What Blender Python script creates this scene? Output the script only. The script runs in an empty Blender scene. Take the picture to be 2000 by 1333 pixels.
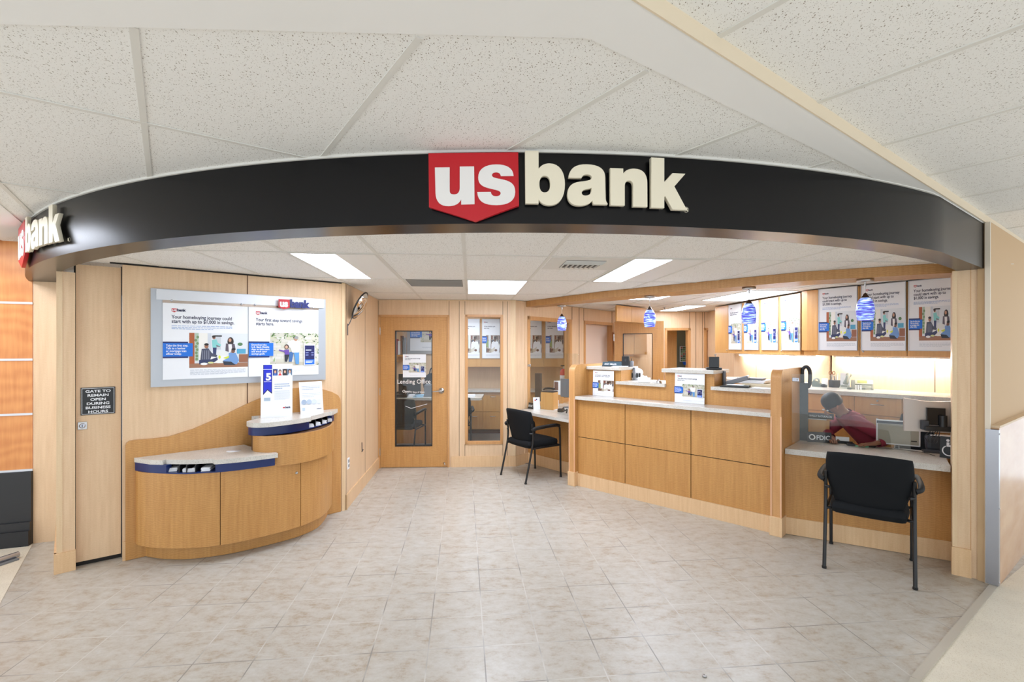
import bpy, bmesh, math, random
from mathutils import Vector, Matrix
random.seed(7)
PI = math.pi
SC = bpy.context.scene
COL = SC.collection

# ------------------------------------------------------------------ camera, world, exposure
FPX, HZ, EYE = 940.0, 678.0, 1.68
cam = bpy.data.objects.new('camera', bpy.data.cameras.new('camera'))
COL.objects.link(cam)
cam.location = (0, 0, EYE); cam.rotation_euler = (PI/2, 0, 0)
cam.data.sensor_width = 36; cam.data.lens = FPX/2000*36
cam.data.shift_y = (HZ-666.5)/2000; cam.data.clip_start = 0.02
SC.camera = cam
SC.view_settings.view_transform = 'Standard'; SC.view_settings.look = 'None'
SC.view_settings.gamma = 1; SC.view_settings.use_curve_mapping = False
SC.view_settings.exposure = 0.40
W = bpy.data.worlds.new('world'); SC.world = W; W.use_nodes = True
W.node_tree.nodes['Background'].inputs[0].default_value = (.85, .925, 1.0, 1)
W.node_tree.nodes['Background'].inputs[1].default_value = 1.45
LIGHT_IN = 14.5       # troffers inside the bank
LIGHT_HALL_FILL = 5.0     # unseen fill panels added in the hall ceiling

# ------------------------------------------------------------------ colour and materials
def lin(c):
    return tuple(((x/255)/12.92 if x/255 <= .04045 else ((x/255+.055)/1.055)**2.4) for x in c)+(1.0,)
MC = {}
def mat(name, rgb, rough=.5, metal=0, spec=.5, emit=0, coat=0):
    if name in MC: return MC[name]
    m = bpy.data.materials.new(name); m.use_nodes = True
    b = m.node_tree.nodes['Principled BSDF']
    b.inputs['Base Color'].default_value = lin(rgb)
    b.inputs['Roughness'].default_value = rough
    b.inputs['Metallic'].default_value = metal
    b.inputs['Specular IOR Level'].default_value = spec
    if coat: b.inputs['Coat Weight'].default_value = coat; b.inputs['Coat Roughness'].default_value = .15
    if emit:
        b.inputs['Emission Color'].default_value = lin(rgb); b.inputs['Emission Strength'].default_value = emit
    MC[name] = m
    return m
def nodes(m): return m.node_tree.nodes, m.node_tree.links, m.node_tree.nodes['Principled BSDF']
def ramp(N, stops, interp='LINEAR'):
    r = N.new('ShaderNodeValToRGB'); r.color_ramp.interpolation = interp
    e = r.color_ramp.elements
    while len(e) < len(stops): e.new(.5)
    for i, (p, c) in enumerate(stops):
        e[i].position = p; e[i].color = c if len(c) == 4 else lin(c)
    return r
def coords(N, L, scale=(1,1,1), rot=(0,0,0), loc=(0,0,0), kind='Object'):
    t = N.new('ShaderNodeTexCoord'); mp = N.new('ShaderNodeMapping')
    mp.inputs['Scale'].default_value = scale; mp.inputs['Rotation'].default_value = rot; mp.inputs['Location'].default_value = loc
    L.new(t.outputs[kind], mp.inputs[0]); return mp.outputs[0]
def noise(N, L, v, scale, detail=3, rough=.5):
    n = N.new('ShaderNodeTexNoise'); n.inputs['Scale'].default_value = scale
    n.inputs['Detail'].default_value = detail; n.inputs['Roughness'].default_value = rough
    L.new(v, n.inputs['Vector']); return n
def mixc(N, L, a, b, f, mode='MIX'):
    m = N.new('ShaderNodeMix'); m.data_type = 'RGBA'; m.blend_type = mode
    for sock, val in ((m.inputs[0], f), (m.inputs[6], a), (m.inputs[7], b)):
        if hasattr(val, 'default_value'): L.new(val, sock)
        else: sock.default_value = val
    return m.outputs[2]

def wood(name, c1, c2, figure='wave', rough=.38, fs=1.0):
    """veneer: fine ripple figure across long faint grain"""
    m = mat(name, c1, rough); N, L, B = nodes(m)
    v = coords(N, L, (1,1,1) if figure == 'wave' else (1,1,1))
    w = N.new('ShaderNodeTexWave'); w.wave_type = 'BANDS'; w.bands_direction = 'Z'
    w.inputs['Scale'].default_value = 22*fs if figure == 'wave' else 34*fs
    w.inputs['Distortion'].default_value = 9.0 if figure == 'wave' else 12
    w.inputs['Detail'].default_value = 2.0; w.inputs['Detail Scale'].default_value = 1.0 if figure == 'wave' else 1.1
    L.new(v, w.inputs['Vector'])
    g = noise(N, L, coords(N, L, (14, 14, 1.0)), 3.0, 3)
    big = noise(N, L, coords(N, L, (2.2, 2.2, .7)), 1.4, 2)
    r = ramp(N, [(0.12, c1), (0.88, c2)])
    add = N.new('ShaderNodeMath'); add.operation = 'MULTIPLY_ADD'
    L.new(w.outputs['Fac'], add.inputs[0]); add.inputs[1].default_value = .30 if figure == 'wave' else .22
    L.new(g.outputs['Fac'], add.inputs[2])
    sub = N.new('ShaderNodeMath'); sub.operation = 'MULTIPLY_ADD'
    L.new(big.outputs['Fac'], sub.inputs[0]); sub.inputs[1].default_value = .35; L.new(add.outputs[0], sub.inputs[2])
    s2 = N.new('ShaderNodeMath'); s2.operation = 'SUBTRACT'; L.new(sub.outputs[0], s2.inputs[0]); s2.inputs[1].default_value = .32
    L.new(s2.outputs[0], r.inputs[0]); L.new(r.outputs[0], B.inputs['Base Color'])
    return m
M_WALL = wood('maple_veneer', (230,200,164), (212,178,140), 'fine', .42)
M_TRIM = wood('maple_trim', (230,204,166), (216,184,144), 'fine', .4)
M_BASE = wood('maple_skirting', (232,198,156), (212,172,126), 'fine', .4)
M_HONEY = wood('figured_honey_veneer', (206,155,92), (180,127,68), 'wave', .36)
M_DOOR = wood('honey_door_veneer', (208,157,94), (184,130,70), 'wave', .36, .8)
M_FRAMEW = wood('honey_frame_wood', (212,162,106), (190,136,82), 'fine', .36)
M_CAB = wood('cabinet_veneer', (214,165,102), (196,143,82), 'fine', .36)
M_ORANGE = wood('orange_hall_veneer', (226,158,94), (200,126,68), 'wave', .35, .12)
M_SEAM = mat('dark_seam', (92,58,30), .7)
M_SEAMB = mat('black_reveal', (22,18,15), .7)
M_BLACK = mat('black_fascia_paint', (8,8,11), .27, spec=.34)
M_PLASTIC = mat('black_plastic', (22,23,25), .35)
M_FABRIC = mat('black_chair_fabric', (14,17,21), .85, spec=.3)
M_TUBE = mat('black_powder_coated_steel', (18,18,20), .4)
M_CHROME = mat('brushed_nickel', (190,190,190), .28, 1)
M_ALU = mat('brushed_aluminium', (182,186,192), .38, .55)
M_ALU2 = mat('pale_aluminium', (214,217,222), .4, .3)
M_WHITE = mat('white_paper', (238,240,244), .5)
M_OFFW = mat('cream_letter_acrylic', (236,227,204), .4)
M_LETW = mat('white_letter', (236,233,230), .45)
M_RED = mat('red_shield', (192,14,30), .35)
M_NAVY = mat('navy_laminate', (18,40,98), .3)
M_LOGOB = mat('logo_blue', (24,34,110), .4)
M_TEXT = mat('dark_navy_print', (20,28,70), .6)
M_GREYT = mat('grey_fine_print', (150,158,172), .6)
M_DRY = mat('white_drywall', (238,237,235), .8)
M_BEIGE = mat('cream_bulkhead_edge', (226,210,184), .7)
M_TAN = mat('tan_wall_paint', (196,164,124), .7)
M_STEEL = mat('stainless_corner_guard', (176,178,186), .25, .9)
M_DARK = mat('dark_void', (20,20,22), .8)
M_TBAR = mat('ceiling_grid_white', (222,220,214), .6)
M_GREYD = mat('grey_plastic', (120,124,130), .45)
M_SILV = mat('silver_plastic', (186,188,186), .35, .2)
M_PRINTER = mat('charcoal_plastic', (52,54,60), .5)

def speck(name, base, specks, rough=.35, scale=260):
    m = mat(name, base, rough); N, L, B = nodes(m)
    v = coords(N, L); vo = N.new('ShaderNodeTexVoronoi'); vo.inputs['Scale'].default_value = scale
    L.new(v, vo.inputs['Vector'])
    r = ramp(N, [(0, specks[0]), (.12, specks[1]), (.3, base), (1, base)])
    sep = N.new('ShaderNodeSeparateColor'); L.new(vo.outputs['Color'], sep.inputs[0]); L.new(sep.outputs[0], r.inputs[0])
    n = noise(N, L, v, 6, 2)
    r2 = ramp(N, [(.3, (245,245,245)), (.7, (255,255,255))]); L.new(n.outputs[0], r2.inputs[0])
    L.new(mixc(N, L, r.outputs[0], r2.outputs[0], 1.0, 'MULTIPLY'), B.inputs['Base Color'])
    return m
M_QUARTZ = speck('speckled_quartz', (216,212,204), [(182,174,162), (200,194,184)], .22, 300)
M_TERR = speck('cream_terrazzo', (226,218,200), [(206,194,170), (218,208,188)], .4, 240)
M_CARPET = speck('grey_carpet', (120,112,106), [(86,80,76), (104,98,92)], .95, 220)

# ceiling tile with fissures and pin holes
M_TILE = mat('fissured_ceiling_tile', (240,239,236), .9, spec=.1); N, L, B = nodes(M_TILE)
va0 = coords(N, L, (1, .62, 1), (0, 0, .6)); wn = noise(N, L, va0, 60, 2); wm = N.new('ShaderNodeVectorMath'); wm.operation = 'MULTIPLY_ADD'; L.new(wn.outputs['Color'], wm.inputs[0]); wm.inputs[1].default_value = (.007,.007,0); L.new(va0, wm.inputs[2]); va = wm.outputs[0]
def spots(scale, thr, sz):
    vo = N.new('ShaderNodeTexVoronoi'); vo.inputs['Scale'].default_value = scale; L.new(va, vo.inputs['Vector'])
    sep = N.new('ShaderNodeSeparateColor'); L.new(vo.outputs['Color'], sep.inputs[0])
    a = N.new('ShaderNodeMath'); a.operation = 'LESS_THAN'; L.new(sep.outputs[0], a.inputs[0]); a.inputs[1].default_value = thr
    nz = noise(N, L, va, scale*3, 2); q = N.new('ShaderNodeMath'); q.operation = 'MULTIPLY_ADD'
    L.new(nz.outputs[0], q.inputs[0]); q.inputs[1].default_value = .35; L.new(vo.outputs['Distance'], q.inputs[2])
    b = N.new('ShaderNodeMath'); b.operation = 'LESS_THAN'; L.new(q.outputs[0], b.inputs[0]); b.inputs[1].default_value = sz+.17
    c = N.new('ShaderNodeMath'); c.operation = 'MULTIPLY'; L.new(a.outputs[0], c.inputs[0]); L.new(b.outputs[0], c.inputs[1])
    return c.outputs[0]
s1, s2 = spots(135, .42, .24), spots(290, .42, .26)
c1 = mixc(N, L, lin((240,239,236)), lin((150,141,130)), s1)
L.new(mixc(N, L, c1, lin((176,168,158)), s2), B.inputs['Base Color'])

# floor tile
TA = math.atan(95/FPX)          # the tile rows are turned a little from the room axis
TILE = .308
M_FLOOR = mat('beige_stone_floor_tile', (205,198,188), .3, spec=.45); N, L, B = nodes(M_FLOOR)
vf = coords(N, L, (1,1,1), (0,0,-TA), (0.0,0.0,0))
FM = [n for n in N if n.type == 'MAPPING'][0]
bk = N.new('ShaderNodeTexBrick'); bk.offset = 0; bk.squash = 1
bk.inputs['Scale'].default_value = 1; bk.inputs['Brick Width'].default_value = TILE; bk.inputs['Row Height'].default_value = TILE
bk.inputs['Mortar Size'].default_value = .0036; bk.inputs['Mortar Smooth'].default_value = .2; bk.inputs['Bias'].default_value = 0
bk.inputs['Color1'].default_value = (0,0,0,1); bk.inputs['Color2'].default_value = (1,1,1,1); bk.inputs['Mortar'].default_value = (.5,.5,.5,1)
L.new(vf, bk.inputs['Vector'])
n1 = noise(N, L, coords(N, L, (1,1.5,1)), 9.5, 9, .74); n2 = noise(N, L, coords(N, L), 1.1, 2); n3 = noise(N, L, coords(N, L, (1,1,1)), 55, 3)
base = ramp(N, [(.32, (194,190,182)), (.50, (184,177,165)), (.67, (163,145,123))])
am = N.new('ShaderNodeMath'); am.operation = 'MULTIPLY_ADD'; L.new(bk.outputs['Color'], am.inputs[0]); am.inputs[1].default_value = .05; L.new(n1.outputs[0], am.inputs[2])
am2 = N.new('ShaderNodeMath'); am2.operation = 'MULTIPLY_ADD'; L.new(n3.outputs[0], am2.inputs[0]); am2.inputs[1].default_value = .12; L.new(am.outputs[0], am2.inputs[2])
am3 = N.new('ShaderNodeMath'); am3.operation = 'MULTIPLY_ADD'; L.new(n2.outputs[0], am3.inputs[0]); am3.inputs[1].default_value = .12; L.new(am2.outputs[0], am3.inputs[2])
am4 = N.new('ShaderNodeMath'); am4.operation = 'SUBTRACT'; L.new(am3.outputs[0], am4.inputs[0]); am4.inputs[1].default_value = .165
L.new(am4.outputs[0], base.inputs[0])
grout = ramp(N, [(.42, (140,134,126)), (.58, (198,194,186))]); gn = noise(N, L, coords(N, L), 2.3, 2); L.new(gn.outputs[0], grout.inputs[0])
L.new(mixc(N, L, base.outputs[0], grout.outputs[0], bk.outputs['Fac']), B.inputs['Base Color'])
rr = N.new('ShaderNodeMapRange'); L.new(n1.outputs[0], rr.inputs[0]); rr.inputs[3].default_value = .26; rr.inputs[4].default_value = .42
L.new(rr.outputs[0], B.inputs['Roughness'])

def glass(name, tint=(1,1,1,1), refl=1.0):
    m = bpy.data.materials.new(name); m.use_nodes = True; N = m.node_tree.nodes; L = m.node_tree.links; N.clear()
    o = N.new('ShaderNodeOutputMaterial'); t = N.new('ShaderNodeBsdfTransparent'); t.inputs[0].default_value = tint
    g = N.new('ShaderNodeBsdfGlossy'); g.inputs['Roughness'].default_value = .02
    f = N.new('ShaderNodeLayerWeight'); f.inputs[0].default_value = .5
    p5 = N.new('ShaderNodeMath'); p5.operation = 'POWER'; L.new(f.outputs['Facing'], p5.inputs[0]); p5.inputs[1].default_value = 5
    q = N.new('ShaderNodeMath'); q.operation = 'MULTIPLY_ADD'; L.new(p5.outputs[0], q.inputs[0]); q.inputs[1].default_value = .9*refl; q.inputs[2].default_value = .035*refl
    x = N.new('ShaderNodeMixShader'); L.new(q.outputs[0], x.inputs[0]); L.new(t.outputs[0], x.inputs[1]); L.new(g.outputs[0], x.inputs[2])
    L.new(x.outputs[0], o.inputs[0]); return m
M_GLASS = glass('clear_glass', (.97,.985,.98,1))
M_SMOKE = glass('smoked_acrylic', (.10,.10,.105,1), 1.2)
M_MIRROR = mat('mirror', (235,235,235), .03, 1)
# lit lens of the troffers
def lamp_mat(name, rgb, s):
    m = bpy.data.materials.new(name); m.use_nodes = True; N = m.node_tree.nodes; L = m.node_tree.links; N.clear()
    o = N.new('ShaderNodeOutputMaterial'); e = N.new('ShaderNodeEmission'); e.inputs[0].default_value = lin(rgb); e.inputs[1].default_value = s
    L.new(e.outputs[0], o.inputs[0]); return m
M_LENS = lamp_mat('lit_lens', (232,240,255), LIGHT_IN)
M_LENS_HFILL = lamp_mat('hall_fill_lens', (236,242,255), LIGHT_HALL_FILL)
M_LENS_SFILL = lamp_mat('staff_fill_lens', (240,240,230), 16)  # glow of the panel added in the staff room
M_LENSOFF = mat('unlit_lens', (238,238,236), .5)
M_STRIP = lamp_mat('under_cabinet_tube', (255,246,234), 75)
# blue swirled glass of the pendants, lit from inside
M_SWIRL = mat('blue_swirl_glass', (80,90,220), .12, coat=.6); N, L, B = nodes(M_SWIRL)
sv = coords(N, L, (3, 3, 22), (.25, .2, 0)); sn = noise(N, L, sv, 3.2, 4, .6)
sr = ramp(N, [(.33, (58,46,180)), (.46, (92,98,214)), (.55, (146,186,244)), (.66, (250,252,255))]); L.new(sn.outputs[0], sr.inputs[0])
L.new(sr.outputs[0], B.inputs['Base Color']); L.new(sr.outputs[0], B.inputs['Emission Color']); B.inputs['Emission Strength'].default_value = .5

# ------------------------------------------------------------------ mesh helpers
class MB:
    def __init__(s): s.v = []; s.f = []; s.m = []; s.mats = []; s.sm = []
    def mi(s, m):
        if m not in s.mats: s.mats.append(m)
        return s.mats.index(m)
    def add(s, vs, fs, m, smooth=False):
        b = len(s.v); s.v += [tuple(p) for p in vs]; k = s.mi(m)
        for f in fs: s.f.append([b+i for i in f]); s.m.append(k); s.sm.append(smooth)
        return s
    def box(s, x0, x1, y0, y1, z0, z1, m, M=None):
        vs = [(x,y,z) for x in (x0,x1) for y in (y0,y1) for z in (z0,z1)]
        if M is not None: vs = [M @ Vector(p) for p in vs]
        return s.add(vs, [(0,1,3,2),(4,6,7,5),(0,4,5,1),(2,3,7,6),(0,2,6,4),(1,5,7,3)], m)
    def bbox(s, x0, x1, y0, y1, z0, z1, m, r=.006, M=None):
        bm = bmesh.new(); bmesh.ops.create_cube(bm, size=1)
        for q in bm.verts: q.co = Vector(((x0+x1)/2+q.co.x*(x1-x0), (y0+y1)/2+q.co.y*(y1-y0), (z0+z1)/2+q.co.z*(z1-z0)))
        bmesh.ops.bevel(bm, geom=bm.edges[:], offset=min(r, .45*min(abs(x1-x0), abs(y1-y0), abs(z1-z0))), segments=2, affect='EDGES', profile=.6)
        return s.frombm(bm, m, M)
    def frombm(s, bm, m, M=None, smooth=False):
        bm.verts.index_update(); vs = [(M @ q.co if M is not None else q.co.copy()) for q in bm.verts]
        s.add(vs, [[q.index for q in f.verts] for f in bm.faces], m, smooth); bm.free(); return s
    def prism(s, pts, z0, z1, m, mside=None):
        """vertical prism over a plan polygon"""
        n = len(pts); ar = sum(pts[i][0]*pts[(i+1)%n][1]-pts[(i+1)%n][0]*pts[i][1] for i in range(n))
        if ar < 0: pts = pts[::-1]
        vs = [(x,y,z0) for x,y in pts]+[(x,y,z1) for x,y in pts]
        s.add(vs, [list(range(n))[::-1], list(range(n,2*n))], m)
        s.add(vs, [(i,(i+1)%n,n+(i+1)%n,n+i) for i in range(n)], mside or m); return s
    def slabxz(s, pts, y0, y1, m, mside=None):
        """plate in the xz plane, y0 front, y1 back"""
        n = len(pts); ar = sum(pts[i][0]*pts[(i+1)%n][1]-pts[(i+1)%n][0]*pts[i][1] for i in range(n))
        if ar < 0: pts = pts[::-1]
        vs = [(x,y0,z) for x,z in pts]+[(x,y1,z) for x,z in pts]
        s.add(vs, [list(range(n)), list(range(n,2*n))[::-1]], m)
        s.add(vs, [(i,n+i,n+(i+1)%n,(i+1)%n) for i in range(n)], mside or m); return s
    def tube(s, path, r, m, seg=10, cap=True, rs=None):
        P = [Vector(p) for p in path]; vs = []; fs = []; n = len(P)
        up = Vector((0,0,1)); prev = None
        for i, p in enumerate(P):
            t = (P[min(i+1,n-1)]-P[max(i-1,0)]).normalized()
            if prev is None:
                a = up.cross(t); 
                if a.length < .05: a = Vector((1,0,0)).cross(t)
            else: a = prev-t*prev.dot(t)
            a.normalize(); prev = a; b = t.cross(a); q = rs[i] if rs else r
            for k in range(seg):
                w = 2*PI*k/seg; vs.append(p+a*math.cos(w)*q+b*math.sin(w)*q)
        for i in range(n-1):
            for k in range(seg): fs.append((i*seg+k, i*seg+(k+1)%seg, (i+1)*seg+(k+1)%seg, (i+1)*seg+k))
        s.add(vs, fs, m, True)
        if cap: s.add(vs[:seg], [list(range(seg))[::-1]], m); s.add(vs[-seg:], [list(range(seg))], m)
        return s
    def lathe(s, prof, m, seg=24, M=None, cap=True):
        vs = []; fs = []; n = len(prof)
        for r, z in prof:
            for k in range(seg):
                w = 2*PI*k/seg; p = Vector((r*math.cos(w), r*math.sin(w), z)); vs.append(M @ p if M is not None else p)
        for i in range(n-1):
            for k in range(seg): fs.append((i*seg+k, i*seg+(k+1)%seg, (i+1)*seg+(k+1)%seg, (i+1)*seg+k))
        s.add(vs, fs, m, True)
        if cap: s.add(vs[:seg], [list(range(seg))[::-1]], m); s.add(vs[-seg:], [list(range(seg))], m)
        return s
    def ell(s, c, r, m, M=None, seg=16, rings=10):
        T = Matrix.Translation(c) @ Matrix.Diagonal((*r, 1))
        if M is not None: T = M @ T
        return s.lathe([(math.cos(a), math.sin(a)) for a in [(-PI/2+PI*(i+.001)/(rings+.002)) for i in range(rings+1)]], m, seg, T)
    def build(s, name, parent=None, loc=(0,0,0), rz=0, bevel=0):
        me = bpy.data.meshes.new(name); me.from_pydata([tuple(p) for p in s.v], [], s.f)
        for m in s.mats: me.materials.append(m)
        me.polygons.foreach_set('material_index', s.m); me.polygons.foreach_set('use_smooth', s.sm)
        me.update(); o = bpy.data.objects.new(name, me); COL.objects.link(o)
        o.location = loc; o.rotation_euler = (0,0,rz)
        if parent: o.parent = parent
        if bevel:
            b = o.modifiers.new('bevel', 'BEVEL'); b.width = bevel; b.segments = 2; b.limit_method = 'ANGLE'; b.angle_limit = .9
        return o
def tag(o, label=None, cat=None, group=None, kind=None):
    if label: o['label'] = label
    if cat: o['category'] = cat
    if group: o['group'] = group
    if kind: o['kind'] = kind
    return o
def thing(name, label, cat, loc=(0,0,0), rz=0, group=None):
    o = bpy.data.objects.new(name, None); COL.objects.link(o); o.empty_display_size = .1
    o.location = loc; o.rotation_euler = (0,0,rz); return tag(o, label, cat, group)
def struct(o): o['kind'] = 'structure'; return o
def copy_tree(o, parent=None):
    c = o.copy(); COL.objects.link(c); c.parent = parent
    for ch in list(o.children): copy_tree(ch, c)
    return c
def shape(fn, *a):
    mb = MB(); fn(mb, *a); return mb
def text(name, s, size, m, parent, loc, off=0, ext=.0004, align='LEFT', wx=1.0, ls=1.0, rot=(PI/2,0,0), sp=1.0):
    """lettering as a mesh standing in the local xz plane"""
    cu = bpy.data.curves.new(name, 'FONT'); cu.body = s; cu.size = size; cu.offset = off; cu.extrude = ext
    cu.align_x = align; cu.space_line = ls; cu.space_character = sp; cu.resolution_u = 4
    t = bpy.data.objects.new(name, cu); COL.objects.link(t)
    bpy.context.view_layer.update()
    me = bpy.data.meshes.new_from_object(t.evaluated_get(bpy.context.evaluated_depsgraph_get()))
    bpy.data.objects.remove(t); bpy.data.curves.remove(cu)
    me.name = name; me.materials.clear(); me.materials.append(m)
    o = bpy.data.objects.new(name, me); COL.objects.link(o); o.location = loc; o.rotation_euler = rot
    o.scale = (wx, 1, 1)
    if parent: o.parent = parent
    return o
def ray(u): return (u-1000)/FPX
def P(u, v, z=0.0):
    d = (EYE-z)*FPX/(v-HZ); return Vector((ray(u)*d, d, z))
class FR:
    """a vertical plane through two plan points, left to right as the room is seen"""
    def __init__(s, p0, p1):
        s.o = Vector((p0[0], p0[1])); q = Vector((p1[0], p1[1]))-s.o; s.L = q.length; s.d = q.normalized()
        s.n = Vector((s.d.y, -s.d.x)); s.rz = math.atan2(s.d.y, s.d.x)
    def s_(s, u, off=0):
        k = ray(u); o = s.o+s.n*off; return (k*o.y-o.x)/(s.d.x-k*s.d.y)
    def z_(s, u, v, off=0):
        y = s.o.y+s.n.y*off+s.d.y*s.s_(u, off); return EYE+(HZ-v)*y/FPX
    def w(s, a, z, off=0):
        q = s.o+s.d*a+s.n*off; return (q.x, q.y, z)
def crom(pts, n=6):
    out = []
    for i in range(len(pts)-1):
        p0 = pts[max(i-1,0)]; p1 = pts[i]; p2 = pts[i+1]; p3 = pts[min(i+2,len(pts)-1)]
        for k in range(n):
            t = k/n
            out.append(tuple(.5*((2*b)+(-a+c)*t+(2*a-5*b+4*c-d)*t*t+(-a+3*b-3*c+d)*t**3) for a,b,c,d in zip(p0,p1,p2,p3)))
    out.append(tuple(pts[-1])); return out

exec_parts = []
# ------------------------------------------------------------------ main lines of the plan
CC, RR = Vector((-.0186, 7.52)), 5.336          # centre and radius of the curved sign band
Z_BAND, Z_HALL, Z_IN = 2.24, 2.565, 2.34
W1 = FR((-3.113, 3.724), (-1.745, 4.924))       # left wall with the brochure counter
W2 = FR((-1.716, 4.955), (-1.85, 6.665))        # short wall with the mirror
BW = FR((-1.85, 6.665), (.05, 6.775))           # wall with the office door
WL = FR((.205, 6.93), (1.80, 8.83))             # office side wall with window and doorway
BT = FR((1.80, 8.93), (3.66, 8.99))             # back of the teller area
CT = FR((.787, 5.825), (2.342, 4.337))          # teller counter front
DR = FR((2.46, 4.315), (3.428, 3.769))          # right desk front panel
C2 = FR((3.451, 5.442), (4.086, 4.463))         # right cabinets front
C1 = FR((3.318, 7.386), (3.423, 5.718))         # cabinets beyond
RW = FR((3.409, 3.384), (4.811, 4.388))         # hall wall on the right
BASEH = .15

# ------------------------------------------------------------------ floor
mb = MB(); mb.add([(-7,-3,0),(7,-3,0),(7,13,0),(-7,13,0)], [(0,1,2,3)], M_FLOOR)
struct(mb.build('floor'))
t = FM  # tile phase: one joint runs through (-.158, 2.696)
px, py = -.158, 2.70
ca, sa = math.cos(-TA), math.sin(-TA)
FM.inputs['Location'].default_value = (-(ca*px-sa*py) % TILE, -(sa*px+ca*py) % TILE, 0)
def hall_floor(name, pts):
    struct(shape(lambda m: m.prism(pts, .0005, .003, M_TERR)).build(name))
hall_floor('floor_hall_right', [(3.42,3.38),(3.396,3.374),(2.04,2.418),(0.9,1.35),(0.0,.35),(-.3,-3),(7,-3),(7,5.6)])
hall_floor('floor_hall_left', [(-4.091,4.112),(-3.347,3.146),(-1.9,1.27),(-1.0,-.2),(-1.0,-3),(-7,-3),(-7,4.4)])
th = MB()
q = [(3.43,3.40),(2.04,2.418),(0.9,1.35),(0.0,.35)]
for a, b in zip(q, q[1:]):
    f = FR(b, a); th.box(0, f.L, -.012, .03, .001, .008, mat('stone_threshold', (186,178,164), .4), Matrix.Translation(f.w(0,0)) @ Matrix.Rotation(f.rz,4,'Z'))
struct(th.build('trim_1'))
struct(shape(lambda m: m.box(-2.6,2.4,6.9,9.6,.002,.006,M_CARPET)).build('floor_office'))

# ------------------------------------------------------------------ curved sign band
def arc(R, a0, a1, n=72): return [(CC.x+R*math.sin(a0+(a1-a0)*i/n), CC.y-R*math.cos(a0+(a1-a0)*i/n)) for i in range(n+1)]
A0, A1 = math.radians(-51.5), math.radians(41.2)
def clampA(pts, lim=.838):
    out = []
    for x, y in pts:
        a_ = -.5812*x+.8137*y
        if a_ < lim and x > 0: x, y = x-.5812*(lim-a_), y+.8137*(lim-a_)
        out.append((x, y))
    return out
outer, inner = clampA(arc(RR, A0, A1)), arc(RR-.175, A0, A1)
fas = MB(); n = len(outer)
vs = [(x,y,Z_BAND) for x,y in outer]+[(x,y,Z_HALL+.05) for x,y in outer]+[(x,y,Z_BAND) for x,y in inner]+[(x,y,Z_HALL+.06) for x,y in inner]
fs = []
for i in range(n-1): fs += [(i,i+1,n+i+1,n+i), (2*n+i,i,i+1,2*n+i+1)[::-1], (3*n+i,3*n+i+1,2*n+i+1,2*n+i), (n+i,n+i+1,3*n+i+1,3*n+i)]
fas.add(vs, fs, M_BLACK, True); fas.add(vs, [(0,n,3*n,2*n),(n-1,3*n-1,4*n-1,2*n-1)], M_BLACK)
fo = fas.build('wall_front_band'); struct(fo)
e = fo.modifiers.new('edge','EDGE_SPLIT'); e.split_angle = .6
# thin white edge trim where the tiles meet the band
tr = MB(); o2 = clampA(arc(RR+.011, A0, A1)); k = len(o2)
tr.add([(x,y,Z_HALL-.004) for x,y in outer]+[(x,y,Z_HALL-.004) for x,y in o2]+[(x,y,Z_HALL+.01) for x,y in o2], [(i,i+1,k+i+1,k+i)[::-1] for i in range(k-1)]+[(k+i,k+i+1,2*k+i+1,2*k+i)[::-1] for i in range(k-1)], M_TBAR)
struct(tr.build('trim_2'))

# ------------------------------------------------------------------ ceilings
gB = Vector((.8137, .5812)); gA = Vector((-.5812, .8137))     # grid directions of the hall ceiling
def ab(a, b): q = gA*a+gB*b; return (q.x, q.y)
def flat(name, pts, z, m, t=.02):
    return struct(shape(lambda b: b.prism(pts, z, z+t, m)).build(name))
flat('ceiling_hall', [(-7,-3.3),(8,-3.3),(8,8),(-7,8)], 2.655, M_DRY, .02)
flat('ceiling_entry', [(-3.8,1.2),(.24,1.30),ab(.88,2.5),ab(.88,5.6),(2.5,6),(-4.6,6)], 2.572, M_TILE, .01)
flat('ceiling_hall_tiles', [(-6,-3.2),(7.5,-3.2),(7.5,6.2),ab(.84,8.5),ab(.84,.30),(-6,.9)], 2.615, M_TILE, .01)
# white drywall band with its cream outer edge
inn = [(-6.0,1.15),(-1.405,1.320),(.22,1.3796)]; 
band = [(-6.0,.97),(.298,1.215), ab(.832,8.5), ab(.955,8.5), (1.86,2.498), (.22,1.3796), (-1.405,1.320), (-6,1.15)]
flat('ceiling_band', band, Z_HALL, M_DRY, .055)
ed = MB(); e0, e1 = Vector((.298,1.213)), Vector(ab(.830,8.5)); f = FR(e0, e1)
ed.box(0, f.L, -.0, .006, Z_HALL-.002, 2.618, M_BEIGE, Matrix.Translation(f.w(0,0)) @ Matrix.Rotation(f.rz,4,'Z'))
struct(ed.build('trim_3'))
flat('ceiling_left', [ab(5.2,-.85), ab(2.15,-.855), (-6,1.1), (-9,6)], Z_HALL, M_DRY, .055)
# interior ceiling
incl = [(x, y) for x, y in arc(RR-.09, A0, A1, 40)]
flat('ceiling_bank', incl[:-1]+[(3.38,3.60),(5.6,5.2),(5.6,13),(-5,13),(-5,5)], Z_IN, M_TILE)
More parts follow.
